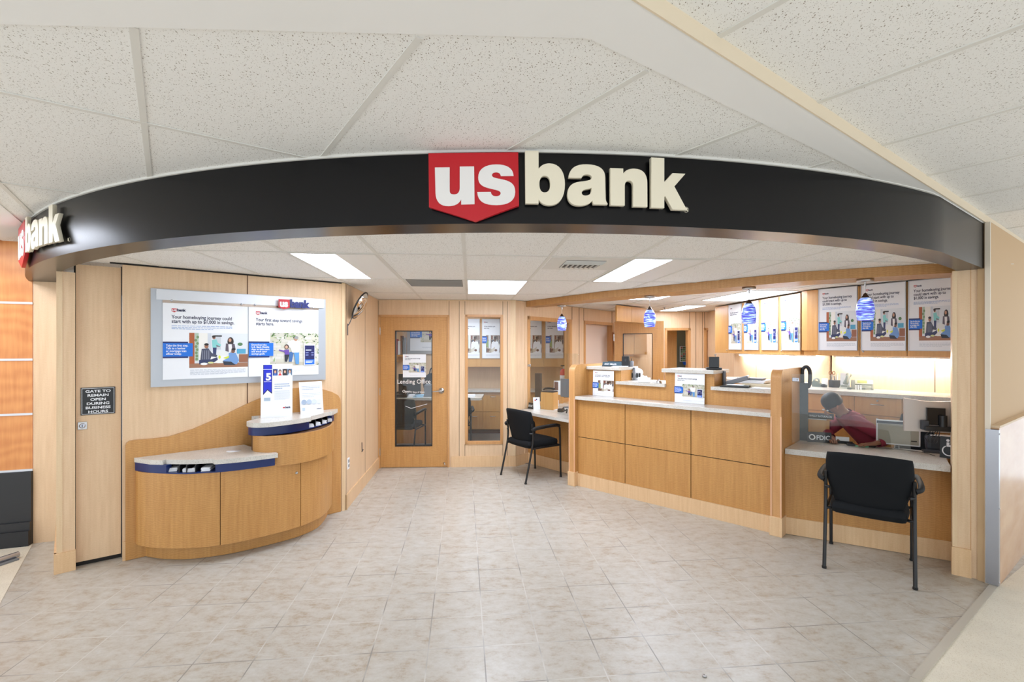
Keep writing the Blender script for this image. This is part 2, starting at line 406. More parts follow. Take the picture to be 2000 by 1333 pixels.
# T bars
IA = math.radians(5); i1 = Vector((-math.sin(IA), math.cos(IA))); i2 = Vector((math.cos(IA), math.sin(IA)))
def inside(p, poly):
    c = False; n = len(poly)
    for i in range(n):
        x0,y0 = poly[i]; x1,y1 = poly[i-1]
        if (y0 > p[1]) != (y1 > p[1]) and p[0] < (x1-x0)*(p[1]-y0)/(y1-y0)+x0: c = not c
    return c
def bars(name, poly, A, Bv, al, bl, arange, brange, z, w=.022):
    """grid of ceiling bars, each kept where it lies over poly"""
    m = MB()
    def seg(o, d, t0, t1, z):
        st = .03; t = t0; on = None
        while t <= t1:
            ins = inside(o+d*t, poly)
            if ins and on is None: on = t
            if (not ins or t+st > t1) and on is not None:
                if t-on > .05:
                    s = Vector((-d.y, d.x))*w/2; a, b = o+d*on, o+d*t
                    m.prism([tuple(a-s), tuple(b-s), tuple(b+s), tuple(a+s)], z, z+.004, M_TBAR)
                on = None
            t += st
    for a in al: seg(A*a, Bv, *brange, z-.0006)
    for b in bl: seg(Bv*b, A, *arange, z)
    return struct(m.build(name))
ent = [(-1.405,1.320),(.22,1.38),(1.86,2.498),(3.3,3.45)]+[(x,y) for x,y in arc(RR+.005, A0, A1, 40)][::-1]+[ab(2.4,-.84),ab(2.2,-.845)]
bars('trim_4', ent, gA, gB, [2.405,3.73], [-.745+.6665*k for k in range(7)], (.5,5), (-.85,4), 2.568)
bars('trim_5', [(-6,-3.2),(7.5,-3.2),(7.5,6),ab(.82,8),ab(.82,.36),(-6,.9)], gA, gB, [-.5,-1.83,-3.16], [-4.03+.672*k for k in range(18)], (-4.5,.84), (-6,9), 2.611)
inpoly = incl+[(5.6,4.6),(5.6,10),(-5,10),(-5,5)]
bars('trim_6', inpoly, i1, i2, [2.24,3.46,4.725,5.945,7.165,8.385,9.6], [-1.275+.6175*k+(0 if k else 0) for k in range(-4,12)], (2,10), (-4.5,5.6), Z_IN-.004, .024)

# ------------------------------------------------------------------ light fittings
def troffer(label, b0, b1, a0, a1, half=None, lens=M_LENS, z=Z_IN, A=i1, B=i2, group='ceiling lights inside the bank'):
    c = A*((a0+a1)/2)+B*((b0+b1)/2); rz = math.atan2(B.y, B.x); w, l = (b1-b0)/2, (a1-a0)/2
    t = thing('ceiling_light', label, 'ceiling light', (c.x, c.y, z), rz, group)
    fr = MB(); k = .012
    for x0,x1,y0,y1 in ((-w,w,-l,-l+k),(-w,w,l-k,l),(-w,-w+k,-l+k,l-k),(w-k,w,-l+k,l-k)): fr.box(x0,x1,y0,y1,-.008,-.0005,M_TBAR)
    fr.build('frame', t)
    x1 = w-k if not half else (-w+k+half)
    shape(lambda m: m.box(-w+k,x1,-l+k,l-k,-.006,-.002,lens)).build('lit_lens', t)
    if half: shape(lambda m: m.box(x1+.001,w-k,-l+k,l-k,-.0055,-.002,M_LENSOFF)).build('plain_panel', t)
    return t
troffer('half-lit ceiling light panel nearest the brochure counter', -1.262, -.665, 3.475, 4.72, .30)
troffer('square-on lit ceiling panel in front of the office door wall', -.03, .575, 4.735, 5.94)
troffer('half-lit ceiling light panel nearest the teller counter', 1.215, 1.80, 3.475, 4.72, .29)
def at_g(x, y): q = Vector((x,y)); return q.dot(i2), q.dot(i1)
for lab, x, y, hw, hl in (('large lit ceiling panel in front of the narrow poster cabinets', 3.02,6.22,.30,.60), ('narrow lit ceiling panel farthest back above the teller area', 2.88,8.2,.17,.56), ('sliver of lit ceiling panel just behind the wooden beam', 1.76,6.05,.30,.60)):
    b, a = at_g(x, y); troffer(lab, b-hw, b+hw, a-hl, a+hl)
b, a = at_g(-.9, 8.1); troffer('ceiling light panel inside the lending office', b-.3, b+.3, a-.6, a+.6)
for i, (bb, aa) in enumerate(((-1.4, -1.1), (-.05, -2.6), (-3.4,.1), (-3.4,-1.9))):  # panels added out of view to brighten the hall side
    troffer('added unseen fill light panel in the hall ceiling outside the bank', bb, bb+.66, aa, aa+1.32, None, M_LENS_HFILL, 2.611, gA, gB, 'added hall fill lights')

troffer('added unseen light panel for the band sheen in the drywall ceiling left of the bank', -1.78, -1.15, 4.2, 5.4, None, lamp_mat('sheen_fill_lens', (236,242,255), 9), Z_HALL, gA, gB, 'added hall fill lights')  # added out of view to lay a sheen on the band's left end
troffer('added fill light panel inside the staff room beyond the far doorway', 3.1, 3.6, 9.0, 9.5, None, M_LENS_SFILL, Z_IN)  # added to lift the dark room behind the far doorway
# air vents
c = i2*(-.35)+i1*5.01; t = thing('return_air_grille', 'grey perforated air grille beside the square-on ceiling light', 'air vent', (c.x,c.y,Z_IN), IA)
g = MB(); g.box(-.275,.275,-.25,.25,-.006,-.001,mat('grille_grey',(120,116,110),.6))
g.build('plate', t)
g = MB()
for k in range(16): g.box(-.27,.27,-.245+k*.0315,-.239+k*.0315,-.009,-.006,mat('grille_bar',(158,154,148),.5))
g.build('slats', t)
c = i2*(.885)+i1*3.757; t = thing('supply_air_diffuser', 'white ceiling air diffuser with angled vanes near the right ceiling light', 'air vent', (c.x,c.y,Z_IN), IA)
shape(lambda m: m.box(-.28,.30,-.27,.27,-.004,-.001,M_TBAR)).build('frame', t)
shape(lambda m: m.box(-.155,.155,-.165,.165,-.0045,-.0035,mat('duct_grey',(96,92,88),.8))).build('duct_opening', t)
g = MB()
for k in range(8): g.box(-.15+k*.04,-.146+k*.04,-.02,.16,-.016,-.004,M_TBAR, Matrix.Rotation(.0,4,'Y'))
for k in range(4): g.box(-.155,.155,-.15+k*.035,-.146+k*.035,-.016,-.004,M_TBAR)
g.build('vanes', t)
# sprinkler head at the back
tag(shape(lambda m: (m.lathe([(.03,0),(.03,-.006),(.008,-.01),(.008,-.035),(.02,-.038),(.02,-.042)], M_CHROME))).build('sprinkler_head', None, (2.52,7.95,Z_IN)), 'small metal sprinkler head on the ceiling above the teller area', 'sprinkler')

# ------------------------------------------------------------------ walls
M_BEAM = wood('beam_veneer', (198,152,98), (172,124,72), 'wave', .4)
M_SPLASH = wood('pale_backsplash_veneer', (238,216,186), (226,200,166), 'fine', .4)
def TM(f, s=0, z=0, off=0): return Matrix.Translation(f.w(s, z, off)) @ Matrix.Rotation(f.rz, 4, 'Z')
def wallseg(mb, f, s0, s1, z0, z1, m=None, t=.10, off=0):
    mb.box(s0, s1, -off, t, z0, z1, m or M_WALL, TM(f))
def seam(mb, f, s, z0, z1, w=.005, m=None): mb.box(s-w/2, s+w/2, -.0012, .001, z0, z1, m or M_SEAM, TM(f))
# left wall with the counter
mb = MB(); wallseg(mb, W1, W1.s_(239.5), W1.L, 0, Z_IN-.006)
seam(mb, W1, W1.s_(483), .3, Z_IN-.01, .008); 
mb.box(W1.s_(239), W1.s_(245,.01), -.014, 0, 0, BASEH, M_BASE, TM(W1))
struct(mb.build('wall_left'))
mb = MB(); mb.box(0, W1.L, -.004, .0, Z_IN-.014, Z_IN-.003, M_SEAMB, TM(W1)); struct(mb.build('trim_7'))
# corner post
mb = MB(); a = W1.L
mb.prism([W1.w(a,0,.012)[:2], W1.w(a+.03,0,.012)[:2], W2.w(0,0,.0)[:2], W2.w(.01,0,-.06)[:2], W1.w(a,0,-.08)[:2]], 0, Z_IN-.006, M_TRIM)
struct(mb.build('trim_8'))
# short wall
mb = MB(); wallseg(mb, W2, 0, W2.L+.0, 0, Z_IN-.006)
for s in (.03, W2.s_(713), W2.L-.03): seam(mb, W2, s, BASEH, Z_IN-.02, .007)
struct(mb.build('wall_left_back'))
mb = MB(); wallseg(mb, W2, 0, W2.L, 0, BASEH, M_BASE, 0, .014)
mb.box(0,.0145,-.02,.0,0,BASEH,M_BASE,TM(W2)); struct(mb.build('baseboard_left'))
# wall with the office door; openings for door and window
sd0, sd1 = BW.s_(739), BW.s_(878); zd = BW.z_(800, 615.5)
sw0, sw1 = BW.s_(908.5), BW.s_(982.5); zw0, zw1 = BW.z_(945, 868), BW.z_(945, 615)
mb = MB()
wallseg(mb, BW, -.02, sd0, 0, Z_IN-.004); wallseg(mb, BW, sd0, sd1, zd, Z_IN-.004)
wallseg(mb, BW, sd1, sw0, 0, Z_IN-.004); wallseg(mb, BW, sw0, sw1, 0, zw0); wallseg(mb, BW, sw0, sw1, zw1, Z_IN-.004); wallseg(mb, BW, sw1, BW.L-.05, 0, Z_IN-.004)
mb.box(BW.L-.075, BW.L, -.006, .1, 0, Z_IN-.004, M_TRIM, TM(BW))
for u, z0 in ((739, zd), (877, zd), (897, BASEH), (908, zw1), (982, zw1), (908, BASEH), (982, BASEH), (991, BASEH)): seam(mb, BW, BW.s_(u), z0, Z_IN-.02 if z0 > 1 or u in (897,991) else zw0, .006)
PN = FR((.05,6.776), (.222,6.957))
wallseg(mb, PN, 0, PN.L, 0, Z_IN-.004)
seam(mb, PN, PN.L-.004, .8, 2.1, .004)
struct(mb.build('wall_back'))
mb = MB(); wallseg(mb, BW, sd1+.02, BW.L+.004, 0, BASEH, M_BASE, 0, .014); wallseg(mb, BW, -.0, sd0-.02, 0, BASEH, M_BASE, 0, .014); wallseg(mb, PN, -.004, PN.L, 0, BASEH, M_BASE, 0, .014); struct(mb.build('baseboard_back'))

# office door
def door_frame(name, f, s0, s1, z1, w=.028, d=.1, m=M_FRAMEW, proud=.012):
    b = MB(); M = TM(f)
    b.box(s0, s0+w, -proud, d, 0, z1, m, M); b.box(s1-w, s1, -proud, d, 0, z1, m, M); b.box(s0, s1, -proud, d, z1-w, z1, m, M)
    return struct(b.build(name))
door_frame('trim_9', BW, sd0, sd1, zd)
d0, d1 = sd0+.030, sd1-.030; dz = zd-.032
ga, gb = BW.s_(771.5)-d0, BW.s_(844.5)-d0; gz0, gz1 = BW.z_(800, 873.5), BW.z_(800, 647)
dr = struct(thing('door_1', 'honey veneer office door with a tall glass panel and lever handle', 'door', BW.w(d0, .006, -.004), BW.rz))
DW = d1-d0
b = MB()
for x0,x1,z0,z1 in ((0,ga,0,dz),(gb,DW,0,dz),(ga,gb,0,gz0),(ga,gb,gz1,dz)): b.box(x0,x1,-.0,.044,z0,z1,M_DOOR)
b.build('door_leaf', dr)
b = MB(); k = .012
for x0,x1,z0,z1 in ((ga,ga+k,gz0,gz1),(gb-k,gb,gz0,gz1),(ga,gb,gz0,gz0+k),(ga,gb,gz1-k,gz1)): b.box(x0,x1,-.005,.049,z0,z1,M_PLASTIC)
b.build('glass_bead', dr)
shape(lambda m: m.box(ga+k,gb-k,.018,.024,gz0+k,gz1-k,M_GLASS)).build('glass_pane', dr)
hx = BW.s_(862)-d0; hz = BW.z_(862, 764.5)
b = MB(); Mh = Matrix.Translation((hx, 0, hz)) @ Matrix.Rotation(PI/2, 4, 'X')
b.lathe([(.040,0),(.040,.008),(.034,.014),(.015,.018),(.013,.05)], M_CHROME, 24, Mh)
b.tube([(hx,-.048,hz),(hx-.03,-.055,hz-.001),(hx-.075,-.056,hz-.006),(hx-.118,-.05,hz-.008)], .010, M_CHROME, 12, True, [.013,.011,.009,.007])
b.build('lever_handle', dr)
for v in (648, 766, 884):
    zz = BW.z_(741, v)
    b = MB(); b.box(-.016,-.004,-.012,.0,zz-.045,zz+.045,M_CHROME); b.tube([(-.007,-.013,zz-.05),(-.007,-.013,zz+.05)], .006, M_CHROME, 10); b.build('hinge', dr)
b = MB(); xx = BW.s_(868.5)-d0; b.tube([(xx-.012,-.002,.055),(xx,-.03,.06),(xx+.006,-.035,.03)], .008, M_CHROME, 8); b.build('door_stop', dr)
(lambda o: setattr(o.scale, 'x', .455/(max(v.co.x for v in o.data.vertices)-min(v.co.x for v in o.data.vertices))))(text('lettering', 'Lending Office', .082, M_LETW, dr, (ga+.028, -.0005, BW.z_(800, 750.5)), .0007, .0003))
text('lettering', 'Open', .05, M_LETW, dr, (ga+.10, -.0005, BW.z_(800, 768)), .0006, .0003, wx=1.0)
text('lettering', '7 Days A Week', .036, M_LETW, dr, (ga+.222, -.0005, BW.z_(800, 769)), .0004, .0003, wx=.8)
b = MB(); b.tube([(ga+.14,.0165,BW.z_(800,795)),(ga+.22,.0165,BW.z_(800,799.5)),(ga+.44,.0165,BW.z_(800,791))], .0035, M_LETW, 6); b.build('check_mark', dr)
# sidelight window
def window(name, f, s0, s1, z0, z1, w=.03, t=.10, m=M_FRAMEW):
    b = MB(); M = TM(f)
    for x0,x1,a,c in ((s0,s0+w,z0,z1),(s1-w,s1,z0,z1),(s0,s1,z0,z0+w),(s0,s1,z1-w,z1)): b.box(x0,x1,-.014,t,a,c,m,M)
    for x0,x1,a,c in ((s0+w,s0+w+.008,z0+w,z1-w),(s1-w-.008,s1-w,z0+w,z1-w),(s0+w,s1-w,z0+w,z0+w+.008),(s0+w,s1-w,z1-w-.008,z1-w)): b.box(x0,x1,.002,.03,a,c,m,M)
    o = struct(b.build(name))
    shape(lambda q: q.box(s0+w,s1-w,.014,.02,z0+w,z1-w,M_GLASS,M)).build('pane', o); return o
window('window_1', BW, sw0, sw1, zw0, zw1)

# office side wall
lw0, lw1 = .03, WL.s_(1116); lz1 = WL.z_(1026, 617.5); lz0 = .80
ld0, ld1 = WL.s_(1140), WL.s_(1197)
mb = MB()
wallseg(mb, WL, -.03, lw0, 0, Z_IN-.004); wallseg(mb, WL, lw0, lw1, 0, lz0); wallseg(mb, WL, lw0, lw1, lz1, Z_IN-.004)
wallseg(mb, WL, lw1, ld0, 0, Z_IN-.004); wallseg(mb, WL, ld0, ld1, lz1-.0, Z_IN-.004); wallseg(mb, WL, ld1, WL.L+.2, 0, Z_IN-.004)
for u, z0, z1 in ((1117,lz1,2.33),(1131,0,2.33),(1140,lz1,2.33),(1195,lz1,2.33)): seam(mb, WL, WL.s_(u), z0, z1, .012)
struct(mb.build('wall_office_side'))
window('window_2', WL, lw0, lw1, lz0, lz1, .05)
door_frame('trim_10', WL, ld0, ld1, lz1, .05)
b = MB(); b.box(ld0+.05, ld1-.05, .09, .12, 0, lz1-.05, mat('pale_door', (226,206,190), .45), TM(WL))
d3 = struct(b.build('door_3'))
b = MB(); s = ld0+.1; b.ell(WL.w(s, 1.32-.28, -.06), (.03,.03,.03), M_CHROME); b.tube([WL.w(s,1.04,-.09), WL.w(s,1.04,-.05)], .012, M_CHROME); b.build('door_handle', d3)
# open staff door with a glass panel
OD = FR((1.83, 8.60), (2.63, 8.34)); od = struct(thing('door_2', 'open staff door with a square dark-edged glass panel behind the teller counter', 'door', OD.w(0, .006), OD.rz))
oz = OD.z_(1240, 629); a0, a1 = OD.s_(1216.5), OD.s_(1274.5); c0, c1 = .75, OD.z_(1240, 652.5)
b = MB()
for x0,x1,z0,z1 in ((0,a0,0,oz),(a1,OD.L-.0,0,oz),(a0,a1,0,c0),(a0,a1,c1,oz)): b.box(x0,x1,0,.044,z0,z1,M_DOOR)
b.build('door_leaf', od)
b = MB(); k = .012
for x0,x1,z0,z1 in ((a0,a0+k,c0,c1),(a1-k,a1,c0,c1),(a0,a1,c0,c0+k),(a0,a1,c1-k,c1)): b.box(x0,x1,-.005,.049,z0,z1,M_PLASTIC)
b.build('glass_bead', od)
shape(lambda m: m.box(a0+k,a1-k,.02,.024,c0+k,c1-k,M_GLASS)).build('glass_pane', od)
b = MB(); b.box(-.014,0,-.01,.0,1.78,1.90,M_CHROME); b.build('hinge', od)

# back of the teller area
bd0, bd1 = BT.s_(1298), BT.s_(1348.5); bz = BT.z_(1320, 641)
be0, be1 = BT.s_(1375), BT.s_(1397)
mb = MB()
wallseg(mb, BT, -.1, bd0, 0, Z_IN-.004); wallseg(mb, BT, bd0, bd1, bz, Z_IN-.004); wallseg(mb, BT, bd1, be0, 0, Z_IN-.004)
wallseg(mb, BT, be0, be1, bz, Z_IN-.004); wallseg(mb, BT, be1, BT.L, 0, Z_IN-.004)
for u in (1347, 1359, 1372, 1376): seam(mb, BT, BT.s_(u), 0 if u in (1359,1372) else bz, 2.33, .008)
struct(mb.build('wall_teller_back'))
door_frame('trim_11', BT, bd0, bd1, bz, .045); door_frame('trim_12', BT, be0, be1, bz, .045)
mb = MB(); mb.box(be0+.045, be1-.02, .02, .05, 0, bz-.045, M_DOOR, TM(BT)); struct(mb.build('door_4'))
mb = MB(); c = BT.w(bd0+.045, 0, 0)
mb.box(bd0+.045, bd0+.075, .11, .60, 0, bz-.045, M_DOOR, TM(BT)); mb.box(bd0+.10, bd0+.42, .50, .54, 0, bz-.02, M_DOOR, TM(BT)); struct(mb.build('door_5'))
mb = MB(); mb.box(bd0-.2, bd1+.3, 1.0, 1.06, 0, 2.4, mat('grey_green_paint',(124,126,112),.7), TM(BT)); mb.box(bd0-.22, bd0-.2,.1,1.0,0,2.4,M_TAN,TM(BT)); mb.box(bd1+.3, bd1+.32,.1,1.0,0,2.4,M_TAN,TM(BT)); struct(mb.build('wall_staff_room'))
# right wall behind the cabinets
mb = MB(); mb.prism([(3.66,9.0),(3.72,5.72),(4.05,5.60),(4.75,4.45),(4.9,4.5),(4.2,5.75),(3.86,5.8),(3.8,9.0)], 0, Z_IN-.004, M_WALL)
struct(mb.build('wall_right'))
mb = MB(); BR = FR((3.745,5.60),(4.50,4.44))
wallseg(mb, BR, -.02, BR.L+.1, 1.2, 1.66, M_SPLASH, .03, 0); seam(mb, BR, BR.s_(1826), 1.2, 1.6, .006)
BR1 = FR((3.60,7.8),(3.72,5.66)); wallseg(mb, BR1, 0, BR1.L, 1.2, 1.66, M_SPLASH, .03, 0); seam(mb, BR1, BR1.s_(1477), 1.2, 1.6, .006)
struct(mb.build('wall_right_backsplash'))

# office shell
mb = MB()
mb.box(-2.9,2.4,9.62,9.7,0,Z_IN,M_WALL); mb.box(-2.98,-2.9,6.6,9.7,0,Z_IN,M_WALL); mb.box(-2.9,-1.86,6.62,6.68,0,Z_IN,M_WALL)
struct(mb.build('wall_office'))

# ------------------------------------------------------------------ left pier, sliding gate leaf, hall wall
mb = MB()
mb.prism([(-3.368,3.557),(-3.294,3.63),(-3.86,4.25),(-3.95,4.19)], 0, Z_BAND, M_WALL)
GF = FR((-3.368,3.557),(-3.294,3.63))
mb.box(0,.034,-.003,.01,BASEH,Z_BAND,M_TRIM,TM(GF)); mb.box(-.012,GF.L+.002,-.014,.02,0,BASEH,M_BASE,TM(GF))
Lf = FR((-3.96,4.20),(-3.368,3.557)); mb.box(.1,Lf.L,-.014,0,0,BASEH,M_BASE,TM(Lf))
struct(mb.build('wall_left_pier'))
GT = FR((-3.322,3.666),(-3.113,3.831)); g0, g1 = GT.s_(148), GT.s_(236)
gt = struct(thing('door_6', 'tall maple sliding gate leaf beside the brochure counter', 'gate', GT.w(g0, 0), GT.rz))
shape(lambda m: m.box(0,g1-g0,0,.04,.035,Z_IN-.03,M_WALL)).build('gate_leaf', gt)
shape(lambda m: (m.box(-.012,0,.01,.03,0,Z_IN-.03,M_SEAMB), m.box(-.01,g1-g0,.02,.045,0,.035,M_SEAMB), m.box(g1-g0-.001,g1-g0+.006,.005,.03,0,Z_IN-.02,M_SEAMB))).build('shadow_gap', gt)
c = GT.s_(161)-g0; cz = GT.z_(161, 832)
b = MB(); b.bbox(c-.028,c+.028,-.008,.0,cz-.03,cz+.03,M_CHROME,.004); b.lathe([(.019,0),(.019,.006),(.014,.009)], M_STEEL, 20, Matrix.Translation((c,-.008,cz)) @ Matrix.Rotation(PI/2,4,'X')); b.box(c-.002,c+.002,-.019,-.016,cz-.009,cz+.009,M_DARK)
b.build('lock_plate', gt)
# gate sign
a, z0 = GT.s_(157.5), GT.z_(157.5, 812); a2, z1 = GT.s_(225), GT.z_(225, 755.5)
gw, gh = a2-a, .5*((z1-z0)+(GT.z_(157.5,758)-z0))
t = thing('gate_notice', 'black notice with white capitals fixed on the maple gate leaf', 'sign', GT.w(a, z0, .001), GT.rz)
b = MB(); b.box(0,gw,-.004,0,0,gh,M_PLASTIC)
b.build('plate', t)
b = MB(); k = .003
for x0,x1,q0,q1 in ((k*2,gw-2*k,2*k,3*k),(k*2,gw-2*k,gh-3*k,gh-2*k),(2*k,3*k,2*k,gh-2*k),(gw-3*k,gw-2*k,2*k,gh-2*k)): b.box(x0,x1,-.005,-.004,q0,q1,M_WHITE)
b.build('border_line', t)
text('lettering', 'GATE TO\nREMAIN\nOPEN\nDURING\nBUSINESS\nHOURS', gh*.128, M_WHITE, t, (gw/2, -.0054, gh*.815), .0007, .0003, 'CENTER', 1.32, 1.17)

EX = FR((-4.091,4.112),(-3.93,4.17))
mb = MB(); wallseg(mb, EX, 0, EX.L+.02, 0, Z_HALL+.02, M_WALL, .06); struct(mb.build('wall_hall_return'))
EL = FR((-5.6,3.57),(-4.091,4.112)); mb = MB()
zs = [EL.z_(30, v) for v in (920, 810, 703, 592, 456)]
mb.box(0,EL.L,.0,.12,0,2.66,M_ALU2,TM(EL)); 
for z0, z1 in zip(zs, zs[1:]): mb.box(0,EL.L-.002,-.006,0,z0+.009,z1-.009,M_ORANGE,TM(EL))
mb.box(0,EL.L,-.03,.0,0,zs[0]-.012,mat('black_plinth',(34,35,38),.4),TM(EL)); mb.box(0,EL.L,-.07,-.03,.0,.13,mat('black_plinth2',(28,29,32),.5),TM(EL)); mb.box(0,EL.L,-.05,-.03,.13,.20,mat('black_plinth',(34,35,38),.4),TM(EL))
for z in zs: mb.box(0,EL.L,-.012,0,z-.009,z+.009,M_ALU2,TM(EL))
struct(mb.build('wall_hall_left'))

# ------------------------------------------------------------------ right column and hall wall
mb = MB(); c0 = Vector((3.262,3.560)); c1 = Vector((3.397,3.446))
CF = FR(tuple(c0), tuple(c1))
mb.box(0, CF.L, 0, .36, 0, Z_BAND, M_WALL, TM(CF)); mb.box(-.004,.022,-.004,.06,0,Z_BAND,M_TRIM,TM(CF)); mb.box(CF.L-.012,CF.L+.004,-.003,.06,0,Z_BAND,M_TRIM,TM(CF))
seam(mb, CF, .095, 0, Z_BAND, .003, M_FRAMEW)
mb.box(-.008,.098,-.016,.10,0,.205,M_BASE,TM(CF))
struct(mb.build('wall_right_column'))
mb = MB(); zl = RW.z_(1948, 836)
wallseg(mb, RW, .0, RW.L+2.5, 0, Z_HALL, M_TAN, .10, -.03)
mb.box(-.02,.0,.03,.058,0,Z_HALL,mat('cream_wall_end',(226,214,196),.6),TM(RW))
struct(mb.build('wall_hall_right'))
M_FRP = mat('glossy_tan_wainscot', (196,150,110), .22, spec=.3); N, L, B = nodes(M_FRP)
fn = noise(N, L, coords(N, L, (1,1,3)), 2.4, 3); fr_ = ramp(N, [(.3,(206,168,130)),(.7,(190,144,104))]); L.new(fn.outputs[0], fr_.inputs[0]); L.new(fr_.outputs[0], B.inputs['Base Color'])
mb = MB(); mb.box(.0,RW.L+2.5,-.012,.03,.0,zl,M_FRP,TM(RW)); mb.box(.0,RW.L+2.5,-.016,.03,zl,zl+.015,mat('wainscot_cap',(216,190,156),.5),TM(RW)); struct(mb.build('wall_hall_wainscot'))
t = thing('corner_guard', 'tall stainless steel corner guard beside the right column', 'corner guard', RW.w(0, 0, 0), RW.rz)
b = MB(); b.box(-.034,.002,-.016,-.012,.01,zl-.01,M_STEEL); b.box(.0,.004,-.016,.03,.01,zl-.01,M_STEEL); b.box(-.036,-.032,-.016,.052,.01,zl-.01,M_STEEL); b.build('guard_plate', t)
for z in (.03, .55, zl-.04): shape(lambda m: m.ell((-.018,-.017,z),(.006,.003,.006),M_CHROME)).build('screw', t)

# ------------------------------------------------------------------ wooden beam over the counters
bf = [(.16,6.99),(1.084,5.661+.03),(2.586,4.192),(3.50,3.715)]
bk_ = [(.36,7.10),(1.36,5.93),(2.80,4.47),(3.66,4.02)]
mb = MB(); mb.prism(bf+bk_[::-1], 2.258, Z_IN-.002, M_BEAM, M_BEAM)
struct(mb.build('trim_13'))

# ------------------------------------------------------------------ pendants
def pendant(label, x, y, k):
    t = thing('pendant_lamp', label, 'pendant lamp', (x, y, 2.258), .6*k, 'blue glass pendant lamps')
    shape(lambda m: m.lathe([(.0,-.001),(.062,-.001),(.062,-.022),(.055,-.026),(.0,-.026)], M_CHROME, 28, None, False)).build('canopy', t)
    shape(lambda m: m.tube([(0,0,-.026),(0,0,-.062)], .007, M_CHROME, 10)).build('stem', t)
    shape(lambda m: m.tube([(0,0,-.06),(0,0,-.125)], .0025, mat('clear_cord',(200,200,200),.3), 8)).build('cord', t)
    shape(lambda m: m.lathe([(.005,-.118),(.012,-.125),(.02,-.142),(.032,-.158),(.034,-.166)], mat('bronze_cap',(96,84,76),.3,.9), 24)).build('cap', t)
    pr = [(.034,-.160),(.050,-.182),(.062,-.215),(.067,-.255),(.066,-.295),(.060,-.335),(.057,-.352),(.054,-.352),(.057,-.335),(.063,-.295),(.064,-.255),(.059,-.215),(.047,-.184),(.032,-.164)]
    shape(lambda m: m.lathe(pr, M_SWIRL, 32, None, False)).build('glass_shade', t)
    shape(lambda m: m.ell((0,0,-.31),(.018,.018,.024), lamp_mat('bulb',(255,236,200),14))).build('bulb', t)
pendant('blue swirled glass pendant lamp above the left desk', .69, 6.66, 1)
pendant('blue swirled glass pendant lamp in front of the open staff door', 1.56, 5.452, 2)
pendant('blue swirled glass pendant lamp in front of the narrow poster cabinets', 2.295, 4.66, 3)
pendant('blue swirled glass pendant lamp in front of the wide poster cabinets', 3.009, 4.099, 4)

# ------------------------------------------------------------------ printed matter
class Canvas:
    def __init__(s): s.mb = MB(); s.k = 0
    def c(s, rgb): return mat('ink_%d_%d_%d' % tuple(rgb), rgb, .45)
    def poly(s, pts, rgb):
        s.k += 1; y = -.00006*s.k-.0002
        n = len(pts); ar = sum(pts[i][0]*pts[(i+1)%n][1]-pts[(i+1)%n][0]*pts[i][1] for i in range(n))
        if ar < 0: pts = pts[::-1]
        s.mb.add([(x,y,z) for x,z in pts], [list(range(n))], s.c(rgb)); return s
    def rect(s, x0, z0, x1, z1, rgb): return s.poly([(x0,z0),(x1,z0),(x1,z1),(x0,z1)], rgb)
    def ell(s, x, z, rx, rz, rgb, n=14): return s.poly([(x+rx*math.cos(2*PI*i/n), z+rz*math.sin(2*PI*i/n)) for i in range(n)], rgb)
class Sub:
    """a canvas window with 0..1 coordinates, clipped at its edges"""
    def __init__(s, c, x0, z0, w, h): s.c = c; s.a = (x0,z0,w,h)
    def cl(s, pts):
        for ax, lim, sg in ((0,0,1),(0,1,-1),(1,0,1),(1,1,-1)):
            out = []; n = len(pts)
            for i in range(n):
                p, q = pts[i], pts[(i+1)%n]; fp, fq = sg*(p[ax]-lim), sg*(q[ax]-lim)
                if fp >= 0: out.append(p)
                if fp*fq < 0: t = fp/(fp-fq); out.append((p[0]+(q[0]-p[0])*t, p[1]+(q[1]-p[1])*t))
            pts = out
            if len(pts) < 3: return []
        return pts
    def poly(s, pts, rgb):
        pts = s.cl(pts); x0,z0,w,h = s.a
        if pts: s.c.poly([(x0+w*x, z0+h*z) for x,z in pts], rgb)
    def rect(s, x0, z0, x1, z1, rgb): s.poly([(x0,z0),(x1,z0),(x1,z1),(x0,z1)], rgb)
    def ell(s, x, z, rx, rz, rgb, n=14): s.poly([(x+rx*math.cos(2*PI*i/n), z+rz*math.sin(2*PI*i/n)) for i in range(n)], rgb)
